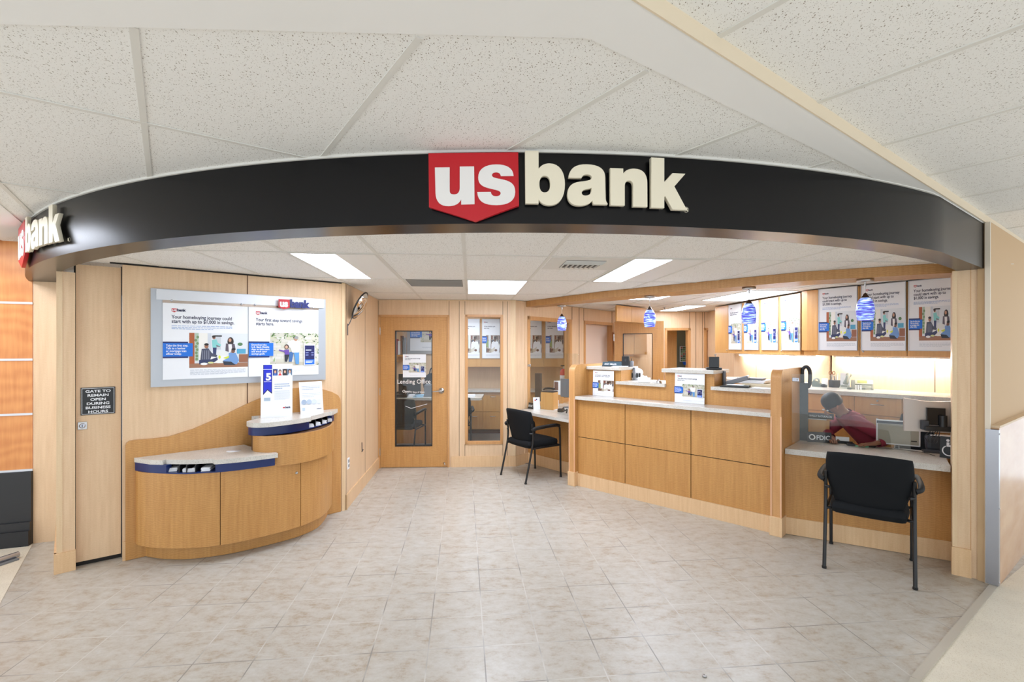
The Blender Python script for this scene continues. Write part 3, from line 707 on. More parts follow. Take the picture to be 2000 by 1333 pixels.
def art_family(p):
    p.rect(0,0,1,1,(222,227,232)); p.rect(.16,.12,.30,1,(238,236,230)); p.rect(.30,.5,.36,1,(205,212,220))
    p.rect(0,0,1,.13,(158,112,86)); p.rect(0,.12,.085,1,(172,92,52)); p.rect(.09,.2,.15,1,(176,196,176))
    for i in range(8): p.ell(.12+.02*math.sin(i*3), .25+.09*i, .022, .04, (118,148,104))
    p.rect(.40,.52,.52,.93,(200,206,212)); p.rect(.41,.90,.54,.94,(52,52,56)); p.rect(.42,.6,.51,.66,(120,126,134))
    p.ell(.52,.24,.22,.12,(236,236,232)); p.ell(.55,.42,.09,.08,(228,230,228))
    p.poly([(.37,.80),(.45,.82),(.47,.72),(.53,.66),(.51,.62),(.44,.66),(.45,.58),(.38,.58)], (134,206,204))
    p.ell(.405,.875,.028,.05,(150,104,84)); p.ell(.40,.90,.03,.035,(46,34,30)); p.poly([(.385,.58),(.45,.58),(.44,.36),(.39,.36)], (52,62,104))
    p.ell(.69,.76,.055,.13,(42,30,30)); p.ell(.68,.80,.026,.055,(196,146,120)); p.poly([(.61,.70),(.76,.69),(.78,.52),(.72,.42),(.60,.48)], (94,84,96)); p.poly([(.65,.68),(.71,.68),(.72,.46),(.66,.44)], (232,230,230))
    p.poly([(.20,.54),(.31,.56),(.37,.42),(.46,.36),(.45,.30),(.36,.32),(.34,.22),(.18,.22)], (74,78,98))
    for i in range(4): p.rect(.21+.035*i,.24,.218+.035*i,.50,(150,154,170))
    p.ell(.28,.62,.034,.065,(158,108,84)); p.ell(.28,.67,.038,.035,(34,26,24)); p.poly([(.16,.22),(.36,.24),(.46,.30),(.47,.22),(.36,.10),(.16,.10)], (48,56,96))
    p.ell(.24,.11,.06,.035,(236,236,236)); p.ell(.35,.14,.05,.03,(214,216,150))
    p.poly([(.56,.28),(.68,.34),(.72,.30),(.62,.24)], (214,224,60)); p.ell(.50,.30,.02,.05,(224,230,70))
    p.rect(.84,.14,1,.38,(150,96,70)); p.rect(.80,.40,.96,.54,(84,162,196)); p.ell(.86,.62,.04,.07,(222,226,230)); p.ell(.86,.68,.045,.05,(84,126,84))
    p.poly([(.66,.42),(.78,.42),(.84,.20),(.80,.08),(.60,.12),(.56,.20),(.66,.28)], (112,152,206)); p.ell(.735,.48,.034,.065,(120,80,64)); p.ell(.74,.53,.036,.035,(28,22,22))
    p.poly([(.55,.18),(.70,.16),(.78,.06),(.58,.07)], (44,50,64))
def art_garden(p, phone=True):
    rnd = random.Random(5)
    p.rect(0,0,1,1,(206,203,188)); p.rect(0,0,1,.10,(198,190,170))
    for i in range(9):
        z = .12+.085*i
        for k in range(6):
            x = k*.18+(.09 if i % 2 else 0)-.05; g = rnd.randint(-14,14); p.rect(x+.006,z+.006,x+.17,z+.078,(214+g//2,210+g//2,194+g))
    for i in range(70):
        x, z = rnd.random(), 1-rnd.random()**1.8*.32
        if rnd.random() < .3: x, z = (rnd.random()*.12 if rnd.random() < .6 else .88+rnd.random()*.12), rnd.random()
        g = rnd.choice([(96,130,74),(126,158,92),(70,100,58),(154,178,118)])
        a = rnd.random()*PI; r = .035+.05*rnd.random(); p.poly([(x,z),(x+r*.25*math.cos(a+1.5),z+r*.3*math.sin(a+1.5)),(x+r*math.cos(a),z+r*1.6*math.sin(a)),(x-r*.2*math.cos(a+1.5),z-r*.2*math.sin(a+1.5))], g)
    p.poly([(.38,.42),(.47,.42),(.43,.12),(.37,.12)], (62,104,160)); p.poly([(.47,.42),(.58,.42),(.58,.04),(.51,.04)], (92,150,204))
    p.poly([(.36,.74),(.50,.80),(.60,.74),(.61,.56),(.57,.40),(.44,.40),(.40,.56),(.34,.62)], (236,236,234)); p.poly([(.36,.74),(.30,.56),(.33,.5),(.42,.62)], (224,224,224))
    p.ell(.51,.82,.04,.065,(176,130,104)); p.ell(.525,.86,.042,.05,(150,150,150))
    p.poly([(.27,.48),(.37,.50),(.38,.34),(.29,.32)], (104,72,160)); p.ell(.325,.58,.045,.075,(70,50,40)); p.ell(.32,.57,.028,.05,(206,164,140))
    p.poly([(.28,.34),(.38,.34),(.33,.12),(.29,.13)], (40,40,52)); p.poly([(.17,.50),(.28,.46),(.27,.42),(.17,.46)], (104,72,160))
    if phone:
        p.rect(.68,-.0,.93,.66,(236,238,242)); p.rect(.70,.02,.91,.62,(26,32,92)); p.rect(.70,.02,.91,.18,(40,110,214))
        p.rect(.72,.46,.84,.49,(214,220,240)); p.rect(.72,.38,.78,.40,(150,160,220)); p.rect(.84,.38,.89,.40,(150,160,220)); p.rect(.72,.31,.78,.33,(150,160,220)); p.rect(.84,.31,.89,.33,(150,160,220)); p.rect(.72,.12,.88,.14,(226,236,250)); p.rect(.72,.08,.86,.10,(226,236,250))
def art_reader(p):
    rnd = random.Random(9)
    p.rect(0,0,1,1,(150,134,118))
    for i in range(4):
        x = 0
        while x < 1:
            w = .03+.04*rnd.random(); g = rnd.choice([(96,74,60),(186,178,168),(64,72,88),(214,208,196),(120,60,44)]); p.rect(x,.05+.24*i,x+w,.05+.24*i+.17+.05*rnd.random(),g); x += w+.006
    p.ell(.12,.5,.12,.2,(140,160,96)); p.rect(.18,.1,.34,1,(222,226,228))
    p.poly([(.42,.60),(.62,.68),(.88,.62),(.98,.36),(.96,.0),(.36,.0),(.38,.34)], (234,236,240)); p.rect(.60,.62,.70,.72,(96,66,52))
    p.ell(.655,.78,.085,.125,(104,70,54)); p.ell(.655,.87,.085,.055,(36,28,26)); p.rect(.585,.78,.725,.80,(30,26,26))
    p.poly([(.14,.30),(.40,.20),(.66,.34),(.62,.10),(.38,.0),(.16,.10)], (206,200,186)); p.poly([(.14,.30),(.40,.20),(.38,.0),(.16,.10)], (176,166,146)); p.ell(.72,.14,.10,.07,(110,74,58)); p.ell(.20,.16,.07,.06,(110,74,58))
def fit(o, width):
    xs = [v.co.x for v in o.data.vertices]; o.scale.x = width/(max(xs)-min(xs)); return o
def logo_small(t, x, z, h):
    c = Canvas(); c.poly([(x,z-.05*h),(x+h*1.55,z-.05*h),(x+h*1.55,z+h),(x,z+h)], (200,28,44)); c.poly([(x,z-.04*h),(x+h*1.55,z-.04*h),(x+h*.78,z-.42*h)], (200,28,44))
    c.mb.build('logo_shield', t)
    fit(text('lettering', 'us', h*1.22, M_WHITE, t, (x+h*.14, -.0012, z+h*.06), .0009*h/.02, .0002), h*1.28)
    fit(text('lettering', 'bank', h*1.36, M_TEXT, t, (x+h*1.62, -.0012, z+h*.02), .0012*h/.02, .0002), h*2.7)
def fine(c, x0, x1, z0, z1, n, rgb=(176,184,200), rag=.9):
    rnd = random.Random(int(x0*1e4)+n)
    for i in range(n):
        z = z1-(z1-z0)*(i+.5)/n; hh = (z1-z0)/n*.38; x = x0
        end = x1 if i < n-1 else x0+(x1-x0)*(.45+.3*rnd.random())
        while x < end-.004:
            wl = min((x1-x0)*(.03+.06*rnd.random()), end-x); c.rect(x, z-hh/2, x+wl, z+hh/2, rgb); x += wl+(x1-x0)*.012
LAY = {  # logo x,z,h | heading text,x,z,size,width,line spacing | small copy box,n | picture box | tag box,text
 'home_wide': dict(logo=(.095,.895,.036), head=('Your homebuying journey could\nstart with up to $1,000 in savings.',.095,.80,.053,.735,.93), sub=(.095,.80,.655,.715,3), pic=(.29,.145,.71,.47), art='family', tag=(0,.30,.33,.175,'Take the first step.\nTalk to a banker\nor mortgage loan\nofficer today.'), small=(.30,.97,.05,.125,5)),
 'first_wide': dict(logo=(.095,.905,.036), head=('Your first step toward savings\nstarts here.',.095,.80,.053,.66,.93), sub=None, pic=(.29,.145,.71,.49), art='garden', tag=(0,.295,.33,.19,'Download the\nU.S. Bank Mobile\nApp to kick-start\nand track your\nsavings goals.'), small=(.30,.97,.05,.07,2)),
 'home_tall': dict(logo=(.10,.915,.022), head=('Your homebuying journey\ncould start with up to\n$1,000 in savings.',.10,.838,.046,.78,.98), sub=(.10,.86,.655,.70,3), pic=(.21,.14,.79,.48), art='family', tag=(0,.31,.28,.13,'Take the first step.\nTalk to a banker\nor mortgage loan\nofficer today.'), small=(.22,.97,.05,.11,4)),
 'first_tall': dict(logo=(.10,.915,.022), head=('Your first step toward\nsavings starts here.',.10,.81,.036,.66,.98), sub=None, pic=(.20,.13,.80,.45), art='garden', tag=(0,.38,.27,.14,'Download the\nU.S. Bank Mobile\nApp to kick-start\nyour savings.'), small=(.22,.97,.04,.06,2)),
 'first_small': dict(logo=(.09,.885,.036), head=('Your first step toward savings\nstarts here.',.09,.80,.048,.66,.95), sub=None, pic=(.26,.215,.74,.42), art='garden', tag=(0,.335,.29,.19,'Download the\nU.S. Bank Mobile\nApp to kick-start\nyour savings.'), small=(.30,.97,.07,.10,2)),
 'reader_small': dict(logo=(.09,.90,.03), head=('Looking for a smarter way\nto save for what matters?',.09,.80,.046,.74,.95), sub=None, pic=(.26,.19,.74,.43), art='reader', tag=(0,.32,.29,.19,'Ask us how\nwe can help\nyou today.'), small=(.2,.8,.07,.10,2)),
 'reader_tall': dict(logo=(.10,.915,.022), head=('A loan decision you\ncan trust.',.10,.80,.040,.64,.98), sub=None, pic=(.22,.14,.78,.45), art='reader', tag=(0,.40,.27,.15,'Apply today\nwith a banker.'), small=(.22,.97,.05,.10,4)),
}
PCACHE = {}
def poster(name, label, cat, kind, w, h, loc, rz, group=None, tilt=0, frame=None, thick=.006):
    key = (kind, round(w,3), round(h,3), frame is not None)
    t = thing(name, label, cat, loc, rz, group); t.rotation_euler = (tilt, 0, rz)
    if key in PCACHE:
        for ch in PCACHE[key]: c = ch.copy(); COL.objects.link(c); c.parent = t
        return t
    D = LAY[kind]; b = MB(); b.box(0,w,0,thick,0,h,M_WHITE); kids = [b.build('panel', t)]
    if frame:
        b = MB(); k = .006
        for x0,x1,z0,z1 in ((-k,w+k,-k,0),(-k,w+k,h,h+k),(-k,0,0,h),(w,w+k,0,h)): b.box(x0,x1,-.004,thick+.002,z0,z1,M_ALU)
        kids.append(b.build('frame', t))
    n0 = len(bpy.data.objects)
    before = set(bpy.data.objects)
    c = Canvas(); x,z,ww,hh = D['pic']
    {'family': art_family, 'garden': art_garden, 'reader': art_reader}[D['art']](Sub(c, x*w, z*h, ww*w, hh*h)); yk = -.00006*c.k-.0006
    c.mb.build('picture', t)
    lx, lz, lh = D['logo']; logo_small(t, lx*w, lz*h, lh*h)
    c = Canvas()
    if D['sub']: a = D['sub']; fine(c, a[0]*w, a[1]*w, a[2]*h, a[3]*h, a[4], (150,172,214)); c.mb.build('body_copy', t); c = Canvas()
    a = D['small']; fine(c, a[0]*w, a[1]*w, a[2]*h, a[3]*h, a[4], (190,196,206)); c.mb.build('small_print', t)
    tx,tz,tw,thh,ts = D['tag']
    b = MB(); b.box(0, tw*.84*w, yk, -.0002, (tz-.02)*h, (tz+thh+.02)*h, mat('tag_navy',(24,42,104),.45)); b.box(tx*w, (tx+tw)*w, yk-.0008, -.0002, tz*h, (tz+thh)*h, mat('tag_blue',(22,112,214),.45)); b.build('message_tag', t)
    s, hx, hzz, hs, hw, hls = D['head']; fit(text('heading', s, hs*h*1.22, M_TEXT, t, (hx*w, -.0008, hzz*h), hs*h*.020, .0002, ls=hls/1.3*1.24), hw*w)
    nl = ts.count('\n')+1; fs = thh*h/(nl+.9)
    fit(text('lettering', ts, fs*1.1, M_WHITE, t, (tw*.10*w, yk-.0012, (tz+thh)*h-fs*1.2), fs*.02, .0002, ls=.92), tw*w*.74)
    PCACHE[key] = [o for o in bpy.data.objects if o not in before]+kids
    return t
def on_frame(f, u0, u1, vb, vt, off=0):
    s0, s1 = f.s_(u0, off), f.s_(u1, off); um = (u0+u1)/2
    return s0, s1-s0, f.z_(um, vb, off), f.z_(um, vt, off)-f.z_(um, vb, off)

# ------------------------------------------------------------------ aluminium poster board on the left wall
off = .03
bs0, bs1 = W1.s_(294.5, off), W1.s_(636, off)
bz0, bz1 = W1.z_(295, 757, off), W1.z_(295, 563, off)
bd = thing('poster_board', 'wide brushed aluminium poster board fixed on the maple wall above the brochure counter', 'poster board', W1.w(bs0, bz0, off), W1.rz)
BWd, BH = bs1-bs0, bz1-bz0
b = MB(); b.box(0,BWd,0,.028,0,BH,M_ALU); b.build('backing_plate', bd)
b = MB(); b.box(W1.s_(305,off)-bs0,BWd-.02,-.014,0,BH-.09,BH-.006,M_ALU2); b.build('top_rail', bd)
pa, pw, pz, ph = on_frame(W1, 318, 484.3, 739.5, 595.5, off+.012)
b = MB(); b.box(pa-bs0-.002, W1.s_(622,off)-bs0, -.008, -.001, pz+ph-bz0, pz+ph-bz0+.038, mat('brown_metal_rail',(176,160,146),.25,.7)); b.build('clamp_rail', bd)
for u in (335, 471, 497, 611): shape(lambda m: m.ell((W1.s_(u,off)-bs0,-.012,pz+ph-bz0+.02),(.009,.006,.009),M_STEEL)).build('clamp_screw', bd)
b = MB(); lu = W1.s_(541,off)-bs0; LWd = W1.s_(619.5,off)-bs0-lu; lh = .062
b.slabxz([(lu,BH-.105),(lu,BH-.03),(lu+lh*1.55,BH-.03),(lu+lh*1.55,BH-.105),(lu+lh*.78,BH-.122)], -.055, -.045, M_RED); b.build('logo_shield', bd)
text('logo_lettering', 'us', .088, M_WHITE, bd, (lu+.008,-.0555,BH-.098), .0042, .003, wx=.92)
text('logo_lettering', 'bank', .098, M_LOGOB, bd, (lu+lh*1.6,-.054,BH-.098), .0055, .006, wx=.90)
poster('homebuying_poster', 'wide homebuying journey poster, left one on the aluminium board above the brochure counter', 'poster', 'home_wide', pw, ph, W1.w(pa, pz, off+.008), W1.rz)
pa2, pw2, _, _ = on_frame(W1, 485.8, 622, 735, 600, off+.012)
poster('savings_poster', 'wide first step toward savings poster, right one on the aluminium board above the brochure counter', 'poster', 'first_wide', pw2, ph, W1.w(pa2, pz, off+.008), W1.rz)

# ------------------------------------------------------------------ curved brochure counter
bc = thing('brochure_counter', 'curved two-level honey veneer brochure counter with quartz tops and navy bands', 'counter', (*W1.w(0,0)[:2], .003), W1.rz)
# its outline was taken from A, shift to the frame used here
dA = Vector((-3.0417,3.787)); off_s = (dA-W1.o).dot(W1.d); off_n = (dA-W1.o).dot(W1.n)
def CN(pts, n=6): return [(s+off_s, -(q+off_n)) for s, q in (crom(pts, n) if n else pts)]
def strip(m, pts, z0, z1, mt, th=.02, i0=0, i1=None, closed_top=True):
    """curved vertical board following pts (local x, y), thickness inwards (+y)"""
    pts = pts[i0:i1]; n = len(pts); inn = []
    for i, (x, y) in enumerate(pts):
        a, b_ = pts[max(i-1,0)], pts[min(i+1,n-1)]; d = Vector((b_[0]-a[0], b_[1]-a[1])).normalized(); inn.append((x-d.y*th, y+d.x*th))
    vs = [(x,y,z) for z in (z0,z1) for x,y in pts]+[(x,y,z) for z in (z0,z1) for x,y in inn]
    fs = []
    for i in range(n-1): fs += [(i,i+1,n+i+1,n+i),(2*n+i,3*n+i,3*n+i+1,2*n+i+1),(n+i,n+i+1,3*n+i+1,3*n+i),(i,2*n+i,2*n+i+1,i+1)]
    m.add(vs, fs, mt, True); m.add(vs, [(0,n,3*n,2*n),(n-1,3*n-1,4*n-1,2*n-1)], mt); return m
toe = CN([(.124,-.03),(.13,.03),(.244,.196),(.397,.323),(.652,.415),(.976,.43),(1.198,.404),(1.389,.296),(1.56,.05),(1.58,-.03)])
body = CN([(.062,-.03),(.076,.101),(.194,.272),(.358,.419),(.556,.519),(.837,.553),(1.162,.517),(1.392,.389),(1.575,.132),(1.61,-.03)])
M_H = M_HONEY
b = MB(); b.prism(toe, 0, .12, M_H); b.build('toe_kick', bc)
iA = min(range(len(body)), key=lambda i: abs(body[i][0]-(.556+off_s))); iB = min(range(len(body)), key=lambda i: abs(body[i][0]-(1.16+off_s)) if body[i][1] < -.3 else 9)
b = MB(); b.prism([(x*.985+.012,y*.97) for x,y in body], .12, .69, M_SEAM); b.build('carcass', bc)
for a_, c_ in ((0,iA+1),(iA,iB+1),(iB,None)):
    seg = body[a_:c_]; 
    d0_ = Vector(seg[1])-Vector(seg[0]); d1_ = Vector(seg[-1])-Vector(seg[-2])
    seg = seg[:]; seg[0] = tuple(Vector(seg[0])+d0_*.06); seg[-1] = tuple(Vector(seg[-1])-d1_*.06)
    dd = strip(MB(), seg, .125, .70 if a_ < iB else .69, M_H, .018).build('curved_door', bc)
    e = dd.modifiers.new('edge','EDGE_SPLIT'); e.split_angle = .7
ls_ = body[iB-1]; shape(lambda m: m.lathe([(.011,0),(.011,.004),(.006,.006)], M_CHROME, 16, Matrix.Translation((ls_[0]+.01, ls_[1]-.0, .595)) @ Matrix.Rotation(PI/2-.3,4,'X'))).build('door_lock', bc)
# lower navy band with brochure pocket
bandL = CN([(.055,-.03),(.066,.05),(.16,.225),(.30,.385),(.372,.443),(.554,.535),(.734,.570),(.935,.585)])
jA = min(range(len(bandL)), key=lambda i: abs(bandL[i][0]-(.235+off_s))); jB = min(range(len(bandL)), key=lambda i: abs(bandL[i][0]-(.52+off_s)))
b = MB(); strip(b, bandL, .700, .765, M_NAVY, .05, 0, jA+1); strip(b, bandL, .700, .765, M_NAVY, .05, jB, None); strip(b, bandL, .700, .708, M_NAVY, .16, jA, jB+1)
b.prism([bandL[-1],(bandL[-1][0]-.0,bandL[-1][1]+.12),(bandL[-1][0]-.03,bandL[-1][1]+.12),(bandL[-1][0]-.03,bandL[-1][1])], .70, .765, M_NAVY)
o = b.build('navy_band', bc); e = o.modifiers.new('edge','EDGE_SPLIT'); e.split_angle = .7
b = MB(); inner_ = [(x+.03, y+.15) for x,y in bandL[jA:jB+1]]; strip(b, inner_, .705, .765, M_DARK, .01)
for k in range(1,4):
    i = jA+int((jB-jA)*k/4); p = Vector(bandL[i]); q = p+Vector((.075,.14)); d = (q-p).normalized(); s_ = Vector((-d.y,d.x))*.003; p = p+d*.012
    b.prism([tuple(p-s_),tuple(q-s_),tuple(q+s_),tuple(p+s_)], .706, .764, M_PLASTIC)
b.build('brochure_dividers', bc)
slabL = [(.03,-.03),(.056,.03),(.14,.20),(.212,.282),(.222,.262),(.228,.252)]
slabL += [(s_, q_-.052) for s_, q_ in crom([(.24,.325),(.36,.435),(.50,.520)], 5)]+[(.512,.475),(.516,.528)]
slabL += crom([(.56,.548),(.734,.590),(.955,.605)], 6)+[(.955,.40),(.86,.2),(.82,-.03)]
b = MB(); b.prism(CN(slabL, 0), .765, .80, M_QUARTZ); b.build('lower_quartz_top', bc, bevel=.006)
# upper tier
ub = CN([(.94,-.03),(.91,.10),(.835,.28),(.83,.42),(.92,.535),(1.126,.573),(1.336,.49),(1.50,.32),(1.615,.09),(1.635,-.03)])
b = MB(); strip(b, ub, .685, .935, M_H, .02); o = b.build('upper_body', bc); e = o.modifiers.new('edge','EDGE_SPLIT'); e.split_angle = .7
b = MB(); b.prism([(x,y+.02) for x,y in ub], .685, .925, M_SEAM); b.build('upper_carcass', bc)
bandU = CN([(.90,.04),(.84,.18),(.80,.30),(.80,.38),(.84,.44),(.92,.475),(1.05,.475),(1.197,.425),(1.36,.32),(1.526,.165),(1.64,.02),(1.65,-.03)])
kA = min(range(len(bandU)), key=lambda i: abs(bandU[i][0]-(1.285+off_s)) if i > 20 else 9); kB = min(range(len(bandU)), key=lambda i: abs(bandU[i][0]-(1.585+off_s)) if i > 20 else 9)
b = MB(); strip(b, bandU, .935, 1.012, M_NAVY, .05, 0, kA+1); strip(b, bandU, .935, 1.012, M_NAVY, .05, kB, None); strip(b, bandU, .935, .943, M_NAVY, .15, kA, kB+1)
o = b.build('navy_band', bc); e = o.modifiers.new('edge','EDGE_SPLIT'); e.split_angle = .7
b = MB(); inner_ = [(x-.05, y+.13) for x,y in bandU[kA:kB+1]]; strip(b, inner_, .94, 1.012, M_DARK, .01)
for k in range(1,4):
    i = kA+int((kB-kA)*k/4); p = Vector(bandU[i]); q = p+Vector((-.02,.15)); d = (q-p).normalized(); s_ = Vector((-d.y,d.x))*.003; p = p+d*.012
    b.prism([tuple(p-s_),tuple(q-s_),tuple(q+s_),tuple(p+s_)], .942, 1.010, M_PLASTIC)
b.build('brochure_dividers', bc)
slabU = [(.869,-.03),(.90,.045),(.935,.062)]+crom([(.94,.09),(.90,.20),(.84,.27),(.79,.32),(.775,.38),(.80,.475),(.87,.525),(.96,.53),(1.12,.50),(1.275,.44)], 4)+[(1.288,.392)]
slabU += crom([(1.31,.365),(1.42,.28),(1.52,.19)], 4)+[(1.55,.20),(1.60,.13),(1.679,.02),(1.682,-.03)]
b = MB(); b.prism(CN(slabU, 0), 1.012, 1.05, M_QUARTZ); b.build('upper_quartz_top', bc, bevel=.006)
# backboard silhouette
px_ = [(245,873),(247,867),(252,863),(262,861),(300,858),(330,854),(378,839),(430,816),(483,790),(520,774),(560,761),(600,757),(629,761),(648,766.5),(660,773),(664.5,780),(665.6,790)]
pts = [(W1.s_(245,.02),0)]+[(W1.s_(u,.02), W1.z_(u,v,.02)) for u,v in px_]+[(W1.s_(665.6,.02),0)]
b = MB(); b.slabxz(pts, -.022, -.001, M_HONEY); b.build('backboard', bc)
# brochure stacks in the pockets
def stack(label, x, y, z, rz, w=.075, l=.14, h=.03, group='leaflets in the lower brochure pocket'):
    t = thing('leaflet_stack', label, 'leaflets', (*[a for a in (Matrix.Translation(W1.w(0,0)) @ Matrix.Rotation(W1.rz,4,'Z') @ Vector((x,y,0)))[:2]], z), W1.rz+rz, group)
    b = MB(); 
    for k in range(4): q = random.uniform(-.004,.004); b.box(q,w+q,k*.003-.006,l,k*h/4,(k+.85)*h/4,M_WHITE)
    b.build('sheets', t); return t
words = ['farthest left', 'second from the left', 'second from the right', 'farthest right']
for k in range(4):
    i = jA+int((jB-jA)*(k+.18)/4); x, y = bandL[i]; stack('white leaflets in the lower counter pocket, %s of the four' % words[k], x+.015, y+.022, .7125, -.45, .062, .12, .026)
for k in range(4):
    i = kA+int((kB-kA)*(k+.2)/4); x, y = bandU[i]; stack('white leaflets in the upper counter pocket, %s of the four' % words[k], x-.002, y+.03, .947, .12, .055, .10, .03, 'leaflets in the upper brochure pocket')

# signs on the upper top
def wl(s, n_, z): q = Matrix.Translation(W1.w(0,0)) @ Matrix.Rotation(W1.rz,4,'Z') @ Vector((s+off_s, -(n_+off_n), 0)); return (q.x, q.y, z)
p0 = P(509,811,1.053)*.955; p1 = P(571,808,1.053)*.955
rz5 = math.atan2(p1.y-p0.y, p1.x-p0.x); w5 = (p1-p0).length
h5 = .475
t = thing('award_sign', 'tall white counter sign with a blue number 5 ribbon on the upper quartz top', 'sign', (p0.x,p0.y,1.0535), rz5); t.rotation_euler = (-.07,0,rz5)
b = MB(); b.box(0,w5,0,.004,0,h5,M_WHITE); b.build('card', t)
c = Canvas(); rb = (28,44,200)
c.poly([(.07*w5,h5*.985),(.35*w5,h5*.985),(.35*w5,h5*.44),(.21*w5,h5*.51),(.07*w5,h5*.42)], (20,28,60)); c.poly([(.085*w5,h5*.98),(.335*w5,h5*.98),(.335*w5,h5*.465),(.21*w5,h5*.53),(.085*w5,h5*.45)], rb); c.rect(.07*w5,h5*.895,.35*w5,h5*.905,(240,242,250))
for k, (g, hcol, bcol) in enumerate(((( 60,80,140),(60,34,28),(70,110,190)), ((228,232,238),(60,60,70),(230,60,60)), ((70,60,60),(30,24,24),(40,40,46)), ((90,120,150),(60,44,36),(220,226,232)))):
    x0 = (.37+.155*k)*w5; c.rect(x0,h5*.78,x0+.153*w5,h5*.905,g); c.ell(x0+.077*w5,h5*.86,.05*w5,h5*.035,hcol); c.ell(x0+.077*w5,h5*.85,.032*w5,h5*.028,(222,172,146)); c.poly([(x0+.02*w5,h5*.78),(x0+.05*w5,h5*.82),(x0+.10*w5,h5*.82),(x0+.135*w5,h5*.78)], bcol)
c.mb.build('printed_ribbon', t); c = Canvas(); c.rect(.10*w5,h5*.31,.30*w5,h5*.37,(168,186,204)); fine(c,.43*w5,.92*w5,h5*.52,h5*.64,3,(130,150,190)); fine(c,.43*w5,.92*w5,h5*.32,h5*.50,9,(206,210,218)); c.poly([(.70*w5,h5*.165),(.76*w5,h5*.165),(.76*w5,h5*.185),(.70*w5,h5*.185)],(200,28,44))
c.mb.build('small_print', t); text('number', '5', .085, M_WHITE, t, (.155*w5,-.0075,h5*.70), .004, .0003); text('lettering', 'bank', .022, M_TEXT, t, (.77*w5,-.004,h5*.165), .0008, .0003)
text('lettering', 'YEARS IN A ROW', .0085, M_WHITE, t, (.094*w5,-.0075,h5*.665), .0002, .0003, wx=.9)
p0 = P(587,805,1.053)*.965; p1 = P(632,801.5,1.053)*.965; rz6 = math.atan2(p1.y-p0.y, p1.x-p0.x); w6 = (p1-p0).length; h6 = .30
t = thing('hours_sign', 'smaller plain white counter sign with four grey circles on the upper quartz top', 'sign', (p0.x,p0.y,1.0535), rz6); t.rotation_euler = (-.2,0,rz6)
shape(lambda m: m.box(0,w6,0,.004,0,h6,M_WHITE)).build('card', t)
c = Canvas(); fine(c,.10*w6,.9*w6,h6*.74,h6*.88,3,(150,166,196)); fine(c,.10*w6,.9*w6,h6*.5,h6*.66,3,(200,206,216))
for k, g in enumerate(((160,176,196),(176,190,206),(206,214,224),(216,222,230))): c.ell((.17+.22*k)*w6,h6*.36,.115*w6,.115*w6*1.0,g,20)
c.rect(.08*w6,h6*.10,.2*w6,h6*.19,(186,200,214)); c.mb.build('printed_circles', t); text('lettering','usbank',.016,M_TEXT,t,(.7*w6,-.003,h6*.12),.0003,.0002)
q = P(518,813,1.053); t = thing('leaflet', 'grey leaflet lying flat in front of the blue ribbon counter sign', 'leaflet', (q.x-.02,q.y-.05,1.052), W1.rz-.5)
shape(lambda m: m.box(0,.15,0,.06,0,.004,mat('leaflet_grey',(176,180,190),.5))).build('cover', t); shape(lambda m: (m.box(.04,.17,.03,.09,.004,.006,M_WHITE), m.box(.11,.16,.04,.06,.006,.0066,mat('leaflet_orange',(226,120,90),.5)))).build('top_sheet', t)
t = thing('white_disc', 'flat white disc lying on the lower quartz top beside the upper tier', 'disc', wl(.70,.26,.8005), 0)
shape(lambda m: m.lathe([(.0,.0),(.055,.0),(.055,.003),(.0,.003)], M_WHITE, 28, None, False)).build('disc', t)

# ------------------------------------------------------------------ teller counter
L_ = CT.L
def pier(mb, s0, s1, zt, depth, r=.09, rb=.05, front=.045, m=M_HONEY):
    prof = [(-front,0)]+[(-front+r-r*math.cos(a), zt-r+r*math.sin(a)) for a in [PI/2*i/8 for i in range(9)]]
    prof += [(depth-rb+rb*math.sin(a), zt-rb+rb*math.cos(a)) for a in [PI/2*i/6 for i in range(7)]]+[(depth,0)]
    n = len(prof); vs = [(s0,y,z) for y,z in prof]+[(s1,y,z) for y,z in prof]
    mb.add(vs, [list(range(n))[::-1], list(range(n,2*n))], m); mb.add(vs, [(i,(i+1)%n,n+(i+1)%n,n+i) for i in range(n)], M_FRAMEW)
tc = thing('teller_counter', 'long straight honey veneer teller counter with quartz shelf and stepped quartz tops', 'counter', CT.w(0,0), CT.rz)
b = MB(); pier(b, -.088, -.002, 1.465, .74); b.build('end_panel', tc, bevel=.006)
b = MB(); pier(b, L_+.002, L_+.088, 1.48, .76); b.build('end_panel', tc, bevel=.006)
for s0, s1 in ((-.092,.002),(L_-.002,L_+.094)):
    shape(lambda m: m.box(s0-.004,s1+.004,-.062,.16,0,.17,M_BASE)).build('end_panel_skirting', tc, bevel=.004)
for s0 in (-.089,-.012,L_+.0005,L_+.078): shape(lambda m: m.box(s0,s0+.013,-.049,-.043,.17,1.06,mat('pale_edge_guard',(226,178,140),.25))).build('edge_guard', tc)
shape(lambda m: m.box(0,L_,0,.05,0,.15,M_BASE)).build('skirting', tc)
v1, v2 = CT.s_(1221,-.015), CT.s_(1349.5,-.015); zm = CT.z_(1123,852.5,-.015)
shape(lambda m: m.box(0,L_,.028,.23,.15,1.045,M_SEAMB)).build('carcass', tc)
for s0, s1 in ((.0,v1-.004),(v1+.004,v2-.004),(v2+.004,L_)):
    for z0, z1 in ((.152,zm-.004),(zm+.004,1.045)): shape(lambda m: m.box(s0,s1,.014,.03,z0,z1,M_HONEY)).build('front_panel', tc)
shape(lambda m: m.box(-.0,L_,-.045,.26,1.046,1.085,M_QUARTZ)).build('quartz_shelf', tc, bevel=.004)
yd = .235
b1 = CT.s_(1213,-yd); b2a, b2b = CT.s_(1300.5,-yd), CT.s_(1395,-yd)
shape(lambda m: m.box(0,L_,yd,yd+.10,1.085,1.24,M_HONEY)).build('upper_panel', tc)
